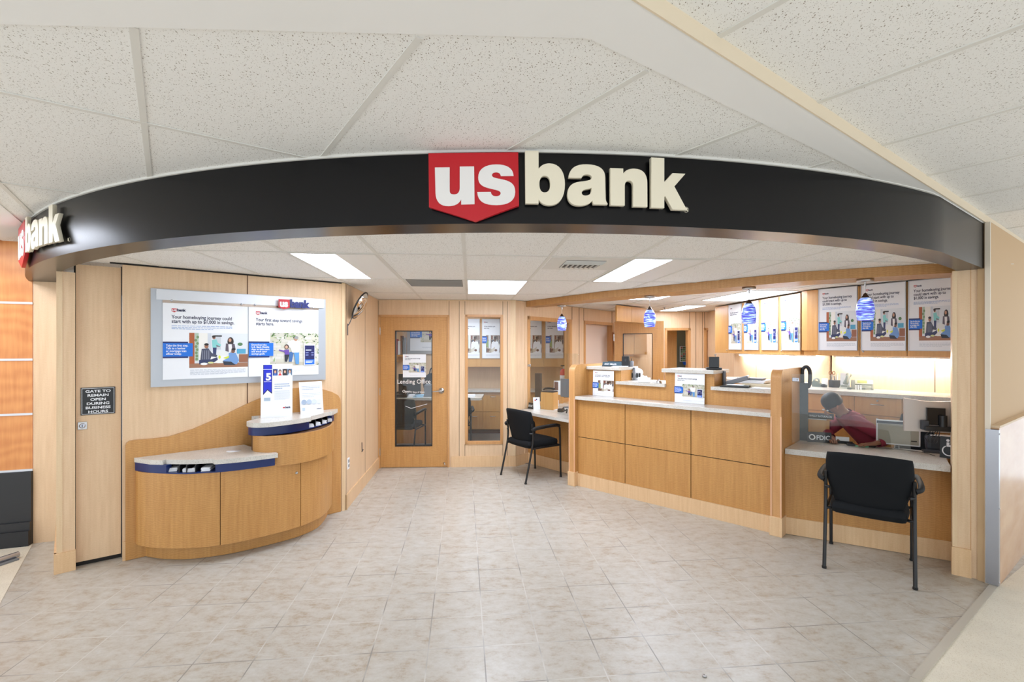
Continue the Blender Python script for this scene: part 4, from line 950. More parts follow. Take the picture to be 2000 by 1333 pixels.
shape(lambda m: m.box(0,b1,yd+.0,yd+.34,1.24,1.402,M_HONEY)).build('raised_block', tc)
shape(lambda m: m.box(b2a,b2b,yd+.0,yd+.34,1.24,1.402,M_HONEY)).build('raised_block', tc)
shape(lambda m: m.box(0,b1+.0,yd-.045,yd+.40,1.402,1.44,M_QUARTZ)).build('raised_quartz_top', tc, bevel=.004)
shape(lambda m: m.box(b2a-.03,b2b+.01,yd-.045,yd+.40,1.402,1.44,M_QUARTZ)).build('raised_quartz_top', tc, bevel=.004)
shape(lambda m: (m.box(b1-.05,b2a+.005,yd-.04,yd-.001,1.24,1.275,M_QUARTZ), m.box(b1+.001,b2a-.001,yd-.001,yd+.5,1.24,1.275,M_QUARTZ))).build('low_quartz_top', tc)
shape(lambda m: (m.box(b2b-.02,L_,yd-.04,yd-.001,1.24,1.275,M_QUARTZ), m.box(b2b+.001,L_,yd-.001,yd+.5,1.24,1.275,M_QUARTZ))).build('low_quartz_top', tc)
shape(lambda m: m.box(0,L_,yd+.10,yd+.12,.15,1.24,M_HONEY)).build('inner_panel', tc)
# poster cards on the quartz shelf
def shelf_card(label, kind, u0, u1, vb, vt, off):
    s0, w_, z0, h_ = on_frame(CT, u0, u1, vb, vt, off)
    poster('counter_card', label, 'sign', kind, w_, h_, CT.w(s0, 1.0865, off+.004), CT.rz, None, -.03, None, .003)
shelf_card('white counter card with a man reading on the teller shelf under the name plate', 'reader_small', 1158, 1198.5, 773.5, 724, -yd+.03)
shelf_card('white savings card with a phone picture on the teller shelf below the middle quartz top', 'first_small', 1318, 1376, 789, 731, -yd+.03)

# ------------------------------------------------------------------ the big sign on the band
LET = {
 'u': ('M222,155 L316,155 L316,300 C316,322 326,327 346,327 C368,327 380,312 380,285 L380,151 L471,151 L474,390 L389,392 L389,358 C375,388 348,401 308,401 C255,401 228,372 226,318 Z',),
 's': ('M721,214 L640,214 C638,198 628,190 610,190 C595,190 584,196 584,207 C584,222 605,226 640,233 C700,245 731,262 731,315 C731,370 690,397 612,397 C535,397 493,372 491,313 L577,313 C580,332 590,341 610,341 C628,341 639,334 639,322 C639,306 615,302 580,294 C520,281 497,262 497,222 C497,168 540,140 610,140 C680,140 718,165 721,214 Z',),
 'b': ('M789,52 L876,52 L876,165 C893,142 915,131 945,131 C1010,131 1043,185 1043,262 C1043,345 1010,396 945,396 C912,396 890,384 876,360 L876,386 L792,386 Z','M914,210 C890,210 881,232 881,262 C881,295 890,315 914,315 C938,315 949,295 949,262 C949,230 940,210 914,210 Z'),
 'a': ('M1064,220 C1068,160 1110,132 1180,132 C1260,132 1300,158 1300,215 L1303,345 C1304,364 1308,370 1315,378 L1315,386 L1225,386 C1221,380 1219,372 1218,362 C1200,385 1170,396 1130,396 C1085,396 1057,370 1057,325 C1057,275 1085,250 1140,243 C1190,236 1212,232 1212,215 C1212,202 1200,197 1183,197 C1162,197 1152,205 1148,220 Z','M1212,280 C1200,289 1180,289 1168,293 C1154,298 1149,305 1149,314 C1149,326 1158,331 1172,331 C1200,331 1212,315 1212,280 Z'),
 'n': ('M1330,152 L1416,152 L1416,183 C1432,160 1458,150 1490,150 C1545,150 1574,180 1575,238 L1576,393 L1481,393 L1481,262 C1481,240 1472,228 1455,228 C1436,228 1426,242 1426,265 L1426,389 L1332,389 Z',),
 'k': ('M1599,73 L1688,73 L1688,228 L1744,167 L1833,167 L1757,253 L1844,403 L1744,403 L1694,318 L1688,325 L1688,396 L1599,396 Z',),
 'shield': ('M180,62 L750,62 L755,398 L478,497 L183,404 Z',),
}
def parse(p):
    import re
    out = []; cur = None
    for cmd, arg in re.findall(r'([MLCZ])([^MLCZ]*)', p):
        q = [tuple(map(float, a.split(','))) for a in arg.split()]
        if cmd in 'ML': out.append(q[0]); cur = q[0]
        elif cmd == 'C':
            for i in range(1, 9):
                t = i/8; a, b, c, d = cur, q[0], q[1], q[2]
                out.append(tuple((1-t)**3*a[k]+3*(1-t)**2*t*b[k]+3*(1-t)*t*t*c[k]+t**3*d[k] for k in (0,1)))
            cur = q[2]
    if out[0] == out[-1]: out.pop()
    return out
KS = .000706
def letter(name, key, m, depth, cx, parent, y0, bev=.0):
    """extruded outline; cx is the letter's own centre, parent frame faces -y"""
    cu = bpy.data.curves.new(name, 'CURVE'); cu.dimensions = '2D'; cu.fill_mode = 'BOTH'; cu.extrude = depth/2-bev; cu.bevel_depth = bev; cu.bevel_resolution = 1; cu.offset = -bev
    for path in LET[key]:
        pts = parse(path); s = cu.splines.new('POLY'); s.points.add(len(pts)-1); s.use_cyclic_u = True
        for q, (x, y) in zip(s.points, pts): q.co = ((x-cx)*KS, (52-y)*KS, 0, 1)
    tmp = bpy.data.objects.new(name, cu); COL.objects.link(tmp); bpy.context.view_layer.update()
    me = bpy.data.meshes.new_from_object(tmp.evaluated_get(bpy.context.evaluated_depsgraph_get())); bpy.data.objects.remove(tmp); bpy.data.curves.remove(cu)
    me.transform(Matrix.Translation((0, y0, 0)) @ Matrix.Rotation(PI/2, 4, 'X')); me.materials.clear(); me.materials.append(m); me.name = name
    o = bpy.data.objects.new(name, me); COL.objects.link(o); o.parent = parent; return o
def arc_pos(th, r=RR): return Vector((CC.x+r*math.sin(th), CC.y-r*math.cos(th)))
def band_sign(label, th_mid):
    """x 1032 of the traced logo sits at angle th_mid"""
    ZT = 2.556; p = arc_pos(th_mid); root = thing('bank_sign', label, 'sign', (p.x, p.y, ZT), th_mid, 'logo signs on the black band')
    def place(o, cx):
        th = th_mid+(cx-1032)*KS/RR; q = arc_pos(th)-p; c, s = math.cos(-th_mid), math.sin(-th_mid)
        o.location = (q.x*c-q.y*s, q.x*s+q.y*c, 0); o.rotation_euler = (0,0,th-th_mid); return o
    sh = place(letter('red_shield', 'shield', M_RED, .022, 467, root, -.024, .001), 467)
    for k in 'us': letter('letter_'+k, k, M_LETW, .003, 467, sh, -.037)
    for k, cx in (('b',915),('a',1186),('n',1453),('k',1720)): place(letter('letter_'+k, k, M_OFFW, .022, cx, root, -.028, .0012), cx)
    rm = place(shape(lambda m: m.lathe([(.0125,0),(.0135,0),(.0135,-.006),(.0105,-.006),(.0105,0)], M_OFFW, 28, Matrix.Rotation(-PI/2,4,'X') @ Matrix.Rotation(PI,4,'X') , False)).build('registered_mark', root), 1866)
    rm.location.z = -(384-52)*KS
    text('letter_r', 'R', .022, M_OFFW, rm, (-.0065,-.004,-.0078), .0012, .001)
    return root
band_sign('large red, white and cream bank logo sign at the middle of the black band', .0462)
# angle on the band where the letter k of the left sign ends
def th_at(u):
    k = ray(u); best = min((abs(math.atan2(arc_pos(a).x, arc_pos(a).y)-math.atan(k)), a) for a in [-.4-i*.0005 for i in range(1100)]); return best[1]
band_sign('bank logo sign turned away at the left end of the black band', th_at(127)-(1845-1032)*KS/RR+.009)

# ------------------------------------------------------------------ chairs
def pillow(mb, w, h, t, m, M, bend=0, rnd=.5, taper=0, n=12, edge=5, sag=0):
    vs = []; fs = []
    for side in (1,-1):
        for i in range(n+1):
            for j in range(n+1):
                a, b = -1+2*i/n, -1+2*j/n; a = math.sin(a*PI/2); b = math.sin(b*PI/2)
                x = a*math.sqrt(max(0, 1-rnd*b*b/2)); z = b*math.sqrt(max(0, 1-rnd*a*a/2))
                q = 1-max(abs(a), abs(b))**edge; th = t*(.35+.65*math.sqrt(max(q, 0))) if q > 1e-6 else 0
                xx = x*w/2*(1+taper*z); y = bend*(x**2)+side*th/2+sag*(1-x*x)*(1-z*z)
                vs.append(M @ Vector((xx, y, z*h/2)))
    k = (n+1)**2
    for s in (0,1):
        for i in range(n):
            for j in range(n):
                f = [s*k+i*(n+1)+j, s*k+(i+1)*(n+1)+j, s*k+(i+1)*(n+1)+j+1, s*k+i*(n+1)+j+1]; fs.append(f if s else f[::-1])
    mb.add(vs, fs, m, True); return mb
def guest_chair(label, loc, rz, group='black guest chairs'):
    """front is +y"""
    t = thing('guest_chair', label, 'chair', loc, rz, group); r = .0125
    for sx in (-1, 1):
        x = sx*.265
        shape(lambda m: m.tube(crom([(x,.27,.012),(x,.262,.35),(x,.255,.60),(x+sx*.01,.235,.652),(x+sx*.025,.17,.672),(x+sx*.035,.02,.672),(x+sx*.03,-.14,.66),(x+sx*.006,-.195,.64)],4), r, M_TUBE, 10)).build('leg', t)
        shape(lambda m: m.tube(crom([(x,-.30,.012),(x,-.24,.25),(x,-.195,.45),(x,-.185,.60),(x,-.20,.72)],4), r, M_TUBE, 10)).build('leg', t)
        shape(lambda m: (m.tube([(x,.27,.0),(x,.27,.014)], .016, M_PLASTIC, 12), m.tube([(x,-.30,.0),(x,-.30,.014)], .016, M_PLASTIC, 12))).build('foot_glides', t)
        b = MB(); b.tube(crom([(x+sx*.014,.235,.668),(x+sx*.026,.15,.686),(x+sx*.036,.0,.686),(x+sx*.040,-.15,.68),(x+sx*.034,-.20,.668),(x+sx*.012,-.205,.655)],4), .018, mat('armrest_black',(20,21,23),.6), 12, True); b.build('armrest', t)
    b = MB(); b.tube([(-.265,-.20,.435),(-.18,-.15,.430),(.18,-.15,.430),(.265,-.20,.435)], .011, M_TUBE, 10); b.tube([(-.265,.256,.415),(.265,.256,.415)], .011, M_TUBE, 10)
    for x in (-.265,.265): b.tube([(x,-.20,.415),(x,.256,.415)], .011, M_TUBE, 10)
    b.build('seat_frame', t)
    pillow(MB(), .49, .52, .11, M_FABRIC, Matrix.Translation((0,.02,.452)) @ Matrix.Rotation(PI/2,4,'X'), 0, .35).build('seat', t)
    pillow(MB(), .52, .43, .055, M_FABRIC, Matrix.Translation((0,-.225,.675)) @ Matrix.Rotation(.17,4,'X'), .055, .42, .11).build('backrest', t)
    shape(lambda m: [m.tube([(s*.265,-.19,.60),(s*.235,-.215,.60)], .012, M_TUBE, 8) for s in (-1,1)]).build('back_brackets', t)
    return t
ch = guest_chair('black guest chair with its back to the viewer at the right desk', (2.762,3.725,.003), math.atan2(.465,.362)-PI/2)
def chair_at(label, loc, rz): c = copy_tree(ch); c.location = loc; c.rotation_euler = (0,0,rz); c['label'] = label; return c
chair_at('black guest chair standing half sideways at the left desk below the window', (.255,6.272,.002), math.atan2(.33,.458)-PI/2)
chair_at('black guest chair seen through the glass of the office door', (-1.70,7.55,.007), -.15)
chair_at('black guest chair seen through the tall office window', (-.93,7.75,.007), .10)

# ------------------------------------------------------------------ right desk
def CTp(s, y): return CT.w(s, 0, -y)[:2]
rd = thing('right_desk', 'honey veneer desk with a speckled quartz top between teller counter and right column', 'desk', (2.9,4.1,.003), 0)
def loc2(pts): return [(x-2.9, y-4.1) for x, y in pts]
q0, q1 = CTp(L_+.094, -.02), CTp(L_+.094, .68)
b = MB(); b.prism(loc2([tuple(CTp(L_+.094,.045)),(3.345,3.67),(3.52,3.90),(3.74,4.12),(3.38,4.40),(3.12,4.54),(3.06,4.66),q1]), .72, .767, M_QUARTZ); b.build('quartz_top', rd, bevel=.004)
dfr = Matrix.Translation((-2.9,-4.1,0)) @ TM(DR)
b = MB(); b.box(-.02, DR.L+.03, .012, .03, .15, .72, M_HONEY, dfr); b.build('front_panel', rd)
b = MB(); b.box(-.03, DR.L+.03, 0, .026, .0, .15, M_BASE, dfr); b.build('skirting', rd)
DS = FR((2.43,4.298), (3.325,3.684))           # front edge of the desk top
def on_desk(u, v, z=.768): p = P(u, v, z); return p
def card(name, label, cat, u0, u1, vb, h, z, m=M_PLASTIC, t=.006, tilt=-.12, group=None, ang=None):
    """upright card whose foot runs between two pixels on a level z"""
    p, q = P(u0, vb[0], z), P(u1, vb[1], z); w = (q-p).length; rz = math.atan2(q.y-p.y, q.x-p.x)
    r = thing(name, label, cat, (p.x, p.y, z+.0012), rz, group); r.rotation_euler = (tilt, 0, rz)
    shape(lambda k: k.box(0, w, 0, t, 0, h, m)).build('panel', r); return r, w, h
# sneeze guards
def guard(label, f, s0, s1, z0, z1, off, clips, clipu=None):
    t = thing('glass_guard', label, 'glass guard', f.w(s0, z0, -off), f.rz, 'clear guards above the desks')
    shape(lambda m: m.box(0, s1-s0, 0, .006, 0, z1-z0, M_GLASS)).build('pane', t)
    for cs, cz in clips: b = MB(); b.bbox(cs-.028, cs+.028, -.009, .015, cz-.017, cz+.017, M_STEEL, .003); b.ell((cs+.014,-.011,cz), (.005,.003,.005), M_CHROME); b.build('clip', t)
    return t
GD = FR(tuple(CTp(L_+.094, .22)), tuple(Vector(CTp(L_+.094,.22))+Vector((.87,-.56))))
guard('clear glass guard above the right desk, clipped to the teller counter end panel', GD, 0.012, .86, .80, GD.z_(1560,731), 0, [(.03, .58)])
# name plate on a wooden box, sign, cards
bx = P(1576,858,.768)
t = thing('wooden_box', 'small square honey veneer box under the black name plate on the right desk', 'box', (bx.x+.02,bx.y+.10,.768), DS.rz-.0)
shape(lambda m: m.bbox(0,.225,0,.13,0,.185,M_CAB,.003)).build('body', t)
shape(lambda m: m.box(.0,.20,.0,.12,.186,.192,M_WHITE)).build('paper_sheet', t)
t = thing('name_plate', 'black name plate with white capitals on the wooden box of the right desk', 'name plate', (bx.x+.05,bx.y+.10,.962), DS.rz)
shape(lambda m: m.slabxz([(0,0),(.235,0),(.235,.055),(0,.055)], 0, .03, M_PLASTIC)).build('plate', t)
fit(text('lettering', 'SHALLY RATUKALOU', .026, M_WHITE, t, (.03,-.0006,.018), .0006, .0003), .19)
def text_panel(r, s, size, x, z, y=-.0008, width=None, m=M_WHITE, off=.001):
    o = text('lettering', s, size, m, r, (x,y,z), off, .0003)
    if width: fit(o, width)
    return o
def ring_mark(r, x, z, q, y=-.001):
    b = MB(); b.lathe([(q*.62,0),(q,0),(q,-.0008),(q*.62,-.0008)], M_WHITE, 24, Matrix.Translation((x,y,z)) @ Matrix.Rotation(-PI/2,4,'X'), False); return b.build('round_emblem', r)
r, w, h = card('deposit_sign', 'black angled sign with large grey initials lying against the guard on the right desk', 'sign', 1577, 1624.5, (864,866.5), .098, .768, M_PRINTER)
text_panel(r, 'FDIC', .058, w*.37, h*.27, width=w*.55, m=M_ALU2); ring_mark(r, w*.20, h*.5, .028)
p = P(1628,866,.768); t = thing('card_holder', 'black business card holder with white cards beside the dark angled sign', 'card holder', (p.x,p.y,.768), DS.rz+.1)
shape(lambda m: (m.bbox(0,.15,0,.06,0,.012,M_PLASTIC,.003), m.box(0,.15,.0,.006,.0,.026,M_PLASTIC))).build('tray', t)
shape(lambda m: m.box(.02,.125,.02,.04,.013,.06,M_WHITE)).build('cards', t)
p = P(1674,872,.768); t = thing('note_pad', 'green and red edged note pad lying on the right desk left of the mouse', 'note pad', (p.x-.03,p.y-.02,.768), DS.rz+.1)
shape(lambda m: (m.box(0,.10,0,.07,0,.012,mat('note_green',(120,190,150),.6)), m.box(.01,.09,.01,.06,.012,.014,mat('note_red',(190,70,70),.6)), m.box(-.06,-.002,0,.07,0,.02,M_PRINTER))).build('pad', t)
p = P(1701,874,.768); t = thing('computer_mouse', 'black and silver computer mouse on the right desk left of the silver tablet', 'mouse', (p.x,p.y,.768), DS.rz)
shape(lambda m: m.ell((0,0,.014),(.042,.028,.022),M_PLASTIC)).build('shell', t); shape(lambda m: m.ell((-.004,-.004,.026),(.024,.018,.012),M_SILV)).build('top_plate', t)
# silver all-in-one tablet seen from behind
p0, p1 = P(1711,871,.78), P(1798,879,.78); w = (p1-p0).length; rz = math.atan2(p1.y-p0.y, p1.x-p0.x)
t = thing('customer_display', 'silver customer display seen from behind in front of the large monitor', 'display', (p0.x,p0.y,.80), rz); t.rotation_euler = (.10,0,rz)
hh = .225
shape(lambda m: m.bbox(0,w,0,.018,0,hh,M_ALU2,.008)).build('case', t)
shape(lambda m: m.box(.012,w-.012,-.0015,0,.014,hh-.035,mat('warm_grey_back',(150,146,134),.3,.3))).build('back_cover', t)
shape(lambda m: m.box(.004,w-.004,-.0018,0,hh-.033,hh-.010,M_PRINTER)).build('dark_strip', t)
shape(lambda m: m.box(w*.79,w*.92,-.0030,-.0016,.045,.053,M_DARK)).build('badge', t)
shape(lambda m: (m.box(w*.42,w*.53,-.03,.05,-.033,-.028,M_SILV), m.box(w*.42,w*.435,-.012,.002,-.03,.0,M_SILV), m.box(w*.515,w*.53,-.012,.002,-.03,.0,M_SILV), m.box(w*.435,w*.515,-.006,.002,-.03,.0,M_PRINTER))).build('stand', t)
# large monitor seen from behind, on a black arm
mo = P(1770,845,.95); 
MF = FR((3.02,4.06),(3.45,3.86))
t = thing('desk_monitor', 'large silver monitor seen from behind with a black mounting plate, right desk', 'monitor', MF.w(0,0,0)[:2]+(.99,), MF.rz)
mw, mh = MF.s_(1885), MF.z_(1770,778)-.99
ms = MF.s_(1766)
b = MB(); vs = []; n_ = 12
for i in range(n_+1):
    x = ms+(mw-ms)*i/n_; zt = mh-.022*math.sin(PI*i/n_)*1.0; vs += [(x,0,0),(x,0,zt),(x,.03,zt),(x,.03,0)]
fs = []
for i in range(n_):
    for k in range(4): fs.append((4*i+k, 4*(i+1)+k, 4*(i+1)+(k+1)%4, 4*i+(k+1)%4)[::-1])
b.add(vs, fs+[(0,1,2,3)[::-1],tuple(4*n_+k for k in range(4))], mat('monitor_back',(186,176,168),.35,.2)); b.build('case', t)
s0, s1 = MF.s_(1808), MF.s_(1845); z0, z1 = MF.z_(1826,830)-.99, MF.z_(1826,797)-.99
shape(lambda m: m.bbox(s0,s1,-.022,-.001,z0,z1,mat('gloss_black',(10,10,12),.08),.003)).build('mount_plate', t)
shape(lambda m: (m.bbox(s0-.04,s0+.01,-.05,-.005,z0-.04,z0+.035,M_PRINTER,.008), m.bbox(s0-.02,mw,-.06,-.01,z0-.045,z0-.008,M_PLASTIC,.006), m.tube([(s0+.10,-.035,z0+.08),(s0+.10,-.035,z0-.02)], .025, M_PLASTIC, 16))).build('arm', t)
b = MB()
for k in range(5): b.tube(crom([(s0+.03+.012*k,-.04,z0-.04),(s0-.02+.02*k,-.05,z0-.09-.01*k),(s0+.005+.01*k,-.045,z0-.14)],5), .0028, M_PLASTIC, 6)
b.build('cable', t)
# printer and icon sign
p = P(1813,884,.768); t = thing('desk_printer', 'dark grey receipt printer with a white paper edge on the right desk', 'printer', (p.x+.03,p.y+.05,.768), DS.rz+.1)
shape(lambda m: m.bbox(0,.22,.0,.16,0,.135,M_PRINTER,.03)).build('body', t); shape(lambda m: m.box(.03,.18,.01,.10,.136,.14,M_WHITE)).build('paper', t); shape(lambda m: m.bbox(-.04,.08,-.10,-.01,.0,.018,M_PRINTER,.005)).build('tray', t)
r, w, h = card('access_sign', 'black sign with the white wheelchair symbol at the right end of the right desk', 'sign', 1835, 1866, (894,898.5), .175, .768, M_PLASTIC)
b = MB(); cx, cz, q = w*.58, h*.36, .044
for a in range(17):
    th = math.radians(120+ (300)*a/17); th2 = math.radians(120+300*(a+1)/17)
    pts = [(cx+(q-.008)*math.cos(th), cz+(q-.008)*math.sin(th)), (cx+q*math.cos(th), cz+q*math.sin(th)), (cx+q*math.cos(th2), cz+q*math.sin(th2)), (cx+(q-.008)*math.cos(th2), cz+(q-.008)*math.sin(th2))]; b.slabxz(pts, -.0014, -.0004, M_WHITE)
b.slabxz([(cx+.011*math.cos(2*PI*k/16)-.008, h*.83+.011*math.sin(2*PI*k/16)) for k in range(16)], -.0014, -.0004, M_WHITE)
b.slabxz([(cx-.016,h*.74),(cx+.002,h*.74),(cx+.002,h*.62),(cx+.04,h*.62),(cx+.04,h*.54),(cx-.016,h*.54)], -.0014, -.0004, M_WHITE)
b.slabxz([(cx+.028,h*.56),(cx+.04,h*.56),(cx+.062,h*.24),(cx+.05,h*.22)], -.0014, -.0004, M_WHITE); b.build('wheelchair_symbol', r)
pts = [P(1711,836,.86), P(1692,838,.85), P(1679,852,.80), P(1679,866,.772), P(1700,874,.770), P(1750,878,.771), P(1800,884,.771), P(1826,891,.771)]
tag(shape(lambda m: m.tube(crom([tuple(a) for a in pts],6), .0025, M_PLASTIC, 8)).build('display_cable'), 'thin black cable looping across the front of the right desk top', 'cable')
# black upright post and handset at the left end of the right desk
p = P(1566,861,.768)
t = thing('document_rack', 'tall smoked acrylic holder with a black curved head beside the end panel, right desk', 'holder', (p.x,p.y,.768), DS.rz)
hz_ = EYE-(735-HZ)*p.y/FPX-.768; hz2 = EYE-(748-HZ)*p.y/FPX-.768
shape(lambda m: m.box(-.052,.052,0,.09,.0,hz2,mat('smoked_black_acrylic',(28,28,31),.18))).build('holder', t)
shape(lambda m: m.box(-.052,.018,.02,.08,hz2,hz2+.075,M_PRINTER)).build('black_block', t)
b = MB(); b.tube(crom([(.0,.05,hz2+.07),(.005,.05,hz2+.13),(.035,.05,hz2+.155),(.062,.05,hz2+.12),(.066,.05,hz2+.05),(.06,.05,hz2-.02),(.045,.05,hz2-.05)],5), .017, M_PRINTER, 12); b.build('curved_handle', t)
shape(lambda m: m.box(-.085,-.056,.02,.07,.02,.25,M_WHITE)).build('side_papers', t)

# ------------------------------------------------------------------ left desk
ld = thing('left_desk', 'small quartz topped desk between the tall window wall and the teller counter', 'desk', (.55,6.4,.003), 0)
def loc3(pts): return [(x-.55, y-6.4) for x, y in pts]
b = MB(); b.prism(loc3([(.065,6.765),(.22,6.93),(.80,7.62),(1.20,7.15),tuple(CTp(-.094,.75)),tuple(CTp(-.094,-.03))]), .75, .787, M_QUARTZ); b.build('quartz_top', ld, bevel=.003)
DL = FR((.225,6.95),(.78,6.30)); m_ = Matrix.Translation((-.55,-6.4,0)) @ TM(DL)
shape(lambda m: m.box(.0,DL.L,.012,.03,.15,.75,M_HONEY,m_)).build('front_panel', ld); shape(lambda m: m.box(.0,DL.L,0,.026,0,.15,M_BASE,m_)).build('skirting', ld)
GL = FR((.215,6.92),tuple(CTp(-.094,.16)))
guard('clear glass guard above the left desk, clipped to the window wall', GL, .012, GL.L-.01, .80, GL.z_(1060,690), 0, [(.035, GL.z_(1026,714)-.80)])
def at(u, v, z=.788): return P(u, v, z)
r, w, h = card('deposit_sign', 'small black angled sign with white initials on the left desk', 'sign', 1025.5, 1041.5, (798,800), .09, .788, M_PLASTIC)
text_panel(r, 'FDIC', .045, w*.40, h*.30, width=w*.52); ring_mark(r, w*.22, h*.5, .02)
r, w, h = card('counter_card', 'small white card with a printed logo beside the wooden box on the left desk', 'sign', 1042, 1055, (801,800.5), .175, .788, M_WHITE, .003)
shape(lambda m: (m.box(w*.2,w*.42,-.001,-.0002,h*.72,h*.8,M_RED), m.box(w*.42,w*.6,-.001,-.0002,h*.76,h*.88,M_NAVY))).build('printed_logo', r)
p = at(1056,800); t = thing('wooden_box', 'honey veneer box carrying a black telephone on the left desk', 'box', (p.x,p.y,.788), -.55)
bw_ = .20; shape(lambda m: m.bbox(0,bw_,0,.16,0,.245,M_CAB,.004)).build('body', t)
t = thing('desk_telephone', 'black telephone lying on the wooden box of the left desk', 'telephone', (p.x+.01,p.y+.01,1.035), -.55)
shape(lambda m: m.bbox(.01,.19,.0,.15,0,.014,M_PRINTER,.004)).build('base', t); shape(lambda m: m.tube(crom([(.02,.03,.03),(.05,.03,.05),(.13,.035,.055),(.19,.04,.045)],4), .014, M_PLASTIC, 10)).build('handset', t)
p = at(1050,787); t = thing('monitor_edge', 'tall black screen edge standing behind the wooden box on the left desk', 'monitor', (p.x,p.y,.788), -.5)
shape(lambda m: (m.bbox(-.05,.05,0,.06,.0,.47,M_PRINTER,.006),)).build('post', t)
p = at(1079,790); t = thing('photo_card', 'leaning white card with portrait pictures behind the telephone', 'sign', (p.x+.03,p.y+.1,.788), -.3)
shape(lambda m: (m.box(.0,.12,0,.004,.14,.36,M_WHITE), m.box(.01,.07,-.001,0,.21,.34,mat('portrait_brown',(120,76,60),.5)), m.bbox(-.02,.14,.005,.09,0,.14,M_HONEY,.004))).build('card', t)
p = at(1106,800); t = thing('desk_monitor', 'grey monitor seen from the side beside the end panel of the left desk', 'monitor', (p.x-.02,p.y+.25,.788), -.75)
shape(lambda m: (m.bbox(-.05,.34,0,.035,.15,.42,M_GREYD,.006),)).build('case', t); shape(lambda m: (m.box(.12,.18,.0,.03,.01,.15,M_GREYD), m.box(.05,.25,-.06,.12,0,.012,M_GREYD))).build('stand', t)
p = at(1096,806); t = thing('card_reader', 'black card reader with a coiled lead on the left desk', 'card reader', (p.x,p.y,.788), -.6)
shape(lambda m: (m.bbox(-.05,.03,-.02,.05,0,.05,M_PLASTIC,.012), m.tube(crom([(.02,0,.05),(.05,-.02,.065),(.07,-.03,.03),(.10,-.02,.05),(.10,-.04,.0)],5), .009, M_PLASTIC, 8))).build('body', t)
p = at(1085,802); tag(shape(lambda m: m.box(-.06,.10,-.02,.10,0,.004,M_WHITE)).build('paper_sheet', None, (p.x,p.y+.03,.789), -.4), 'white papers lying behind the card reader on the left desk', 'paper')
p = at(1084,795); tag(shape(lambda m: m.bbox(-.0,.05,0,.05,0,.09,M_WHITE,.005)).build('tissue_box', None, (p.x,p.y+.05,.788), -.4), 'small white box right of the wooden box on the left desk', 'box')

# ------------------------------------------------------------------ cabinets with posters
def cab(label, f, s0, s1, seams, z0=1.585, z1=2.325, depth=.33, locks=(), group='wall cabinets over the back counter'):
    t = thing('wall_cabinet', label, 'cabinet', f.w(0, z0), f.rz, group); h = z1-z0
    shape(lambda m: m.box(s0,s1,.02,depth,0.001,h,M_CAB)).build('carcass', t)
    e = [s0]+seams+[s1]
    for a, b in zip(e, e[1:]): shape(lambda m: m.box(a+.002,b-.002,0,.018,0,h-.004,M_CAB)).build('door', t, bevel=.002)
    for s in locks: shape(lambda m: m.lathe([(.009,0),(.009,.004),(.0,.005)], M_CHROME, 14, Matrix.Translation((s,0,.045)) @ Matrix.Rotation(PI/2,4,'X'), False)).build('lock', t)
    return t
cab('honey wall cabinet run carrying the wide homebuying posters', C2, .0, 1.45, [C2.s_(1679.5), C2.s_(1772)], locks=(C2.s_(1686),))
cab('honey wall cabinet run carrying the narrow savings posters', C1, -.42, C1.L+.0, [C1.s_(1421.5), C1.s_(1451.5), C1.s_(1485), C1.s_(1523)], locks=(C1.s_(1419.5), C1.s_(1455), C1.s_(1526)))
FL = FR((3.43,5.70),(3.455,5.455))
t = thing('filler_cabinet', 'narrow angled filler cabinet between the two poster cabinet runs', 'cabinet', FL.w(0,1.585), FL.rz)
shape(lambda m: m.prism([(0.0,.005),(.05,-.035),(.13,-.03),(FL.L,.005),(FL.L,.3),(0,.3)], .055, .745, M_CAB)).build('body', t)
shape(lambda m: m.box(.01,FL.L-.005,.02,.3,0,.055,M_CAB)).build('bottom_rail', t)
PW2 = C2.s_(1768,.012)-C2.s_(1683,.012)
print('PW2', PW2, C2.s_(1674.5,.012)-C2.s_(1598.5,.012), [C1.s_(b,.012)-C1.s_(a,.012) for a,b in ((1422.5,1449),(1453,1482),(1487,1520),(1525.5,1564))])
for lab, u0, u1 in (('wide homebuying poster on the right wall cabinets, first from the narrow angled filler', 1598.5, 1674.5), ('wide homebuying poster on the right wall cabinets, right behind the nearest pendant lamp', 1683, 1768), ('wide homebuying poster on the right wall cabinets, cut off by the right column', 1776.5, 1872)):
    s0, s1 = C2.s_(u0,.012), C2.s_(u1,.012); z0, z1 = C2.z_(1637,684,.012), C2.z_(1637,563,.012)
    poster('homebuying_poster', lab, 'poster', 'home_tall', PW2, z1-z0, C2.w((s0+s1)/2-PW2/2, z0, .012), C2.rz, 'homebuying posters on the wall cabinets', 0, True, .006)
ws_ = ('farthest from the viewer', 'second farthest from the viewer', 'third farthest from the viewer', 'nearest to the viewer')
for k, (u0, u1) in enumerate(((1422.5,1449),(1453,1482),(1487,1520),(1525.5,1564))):
    s0, s1 = C1.s_(u0,.012), C1.s_(u1,.012); z0 = C1.z_(1500,683.5,.012)
    poster('savings_poster', 'narrow-looking savings poster on the cabinets behind the teller counter, '+ws_[k], 'poster', 'first_tall', .345, .665, C1.w((s0+s1)/2-.1725, z0, .012), C1.rz, 'savings posters on the wall cabinets', 0, True, .006)
# under-cabinet lights
def tube_light(label, f, s0, s1, y):
    t = thing('under_cabinet_light', label, 'light', f.w(s0, 1.584, -y), f.rz, 'under-cabinet lights')
    shape(lambda m: m.box(0,s1-s0,0,.05,-.022,-.002,M_TBAR)).build('housing', t); shape(lambda m: m.tube([(.02,.025,-.030),(s1-s0-.02,.025,-.030)], .008, M_STRIP, 8)).build('tube', t)
tube_light('under-cabinet light below the wide homebuying posters', C2, .08, 1.2, .20)
tube_light('under-cabinet light below the narrow savings posters', C1, -.1, 1.6, .20)

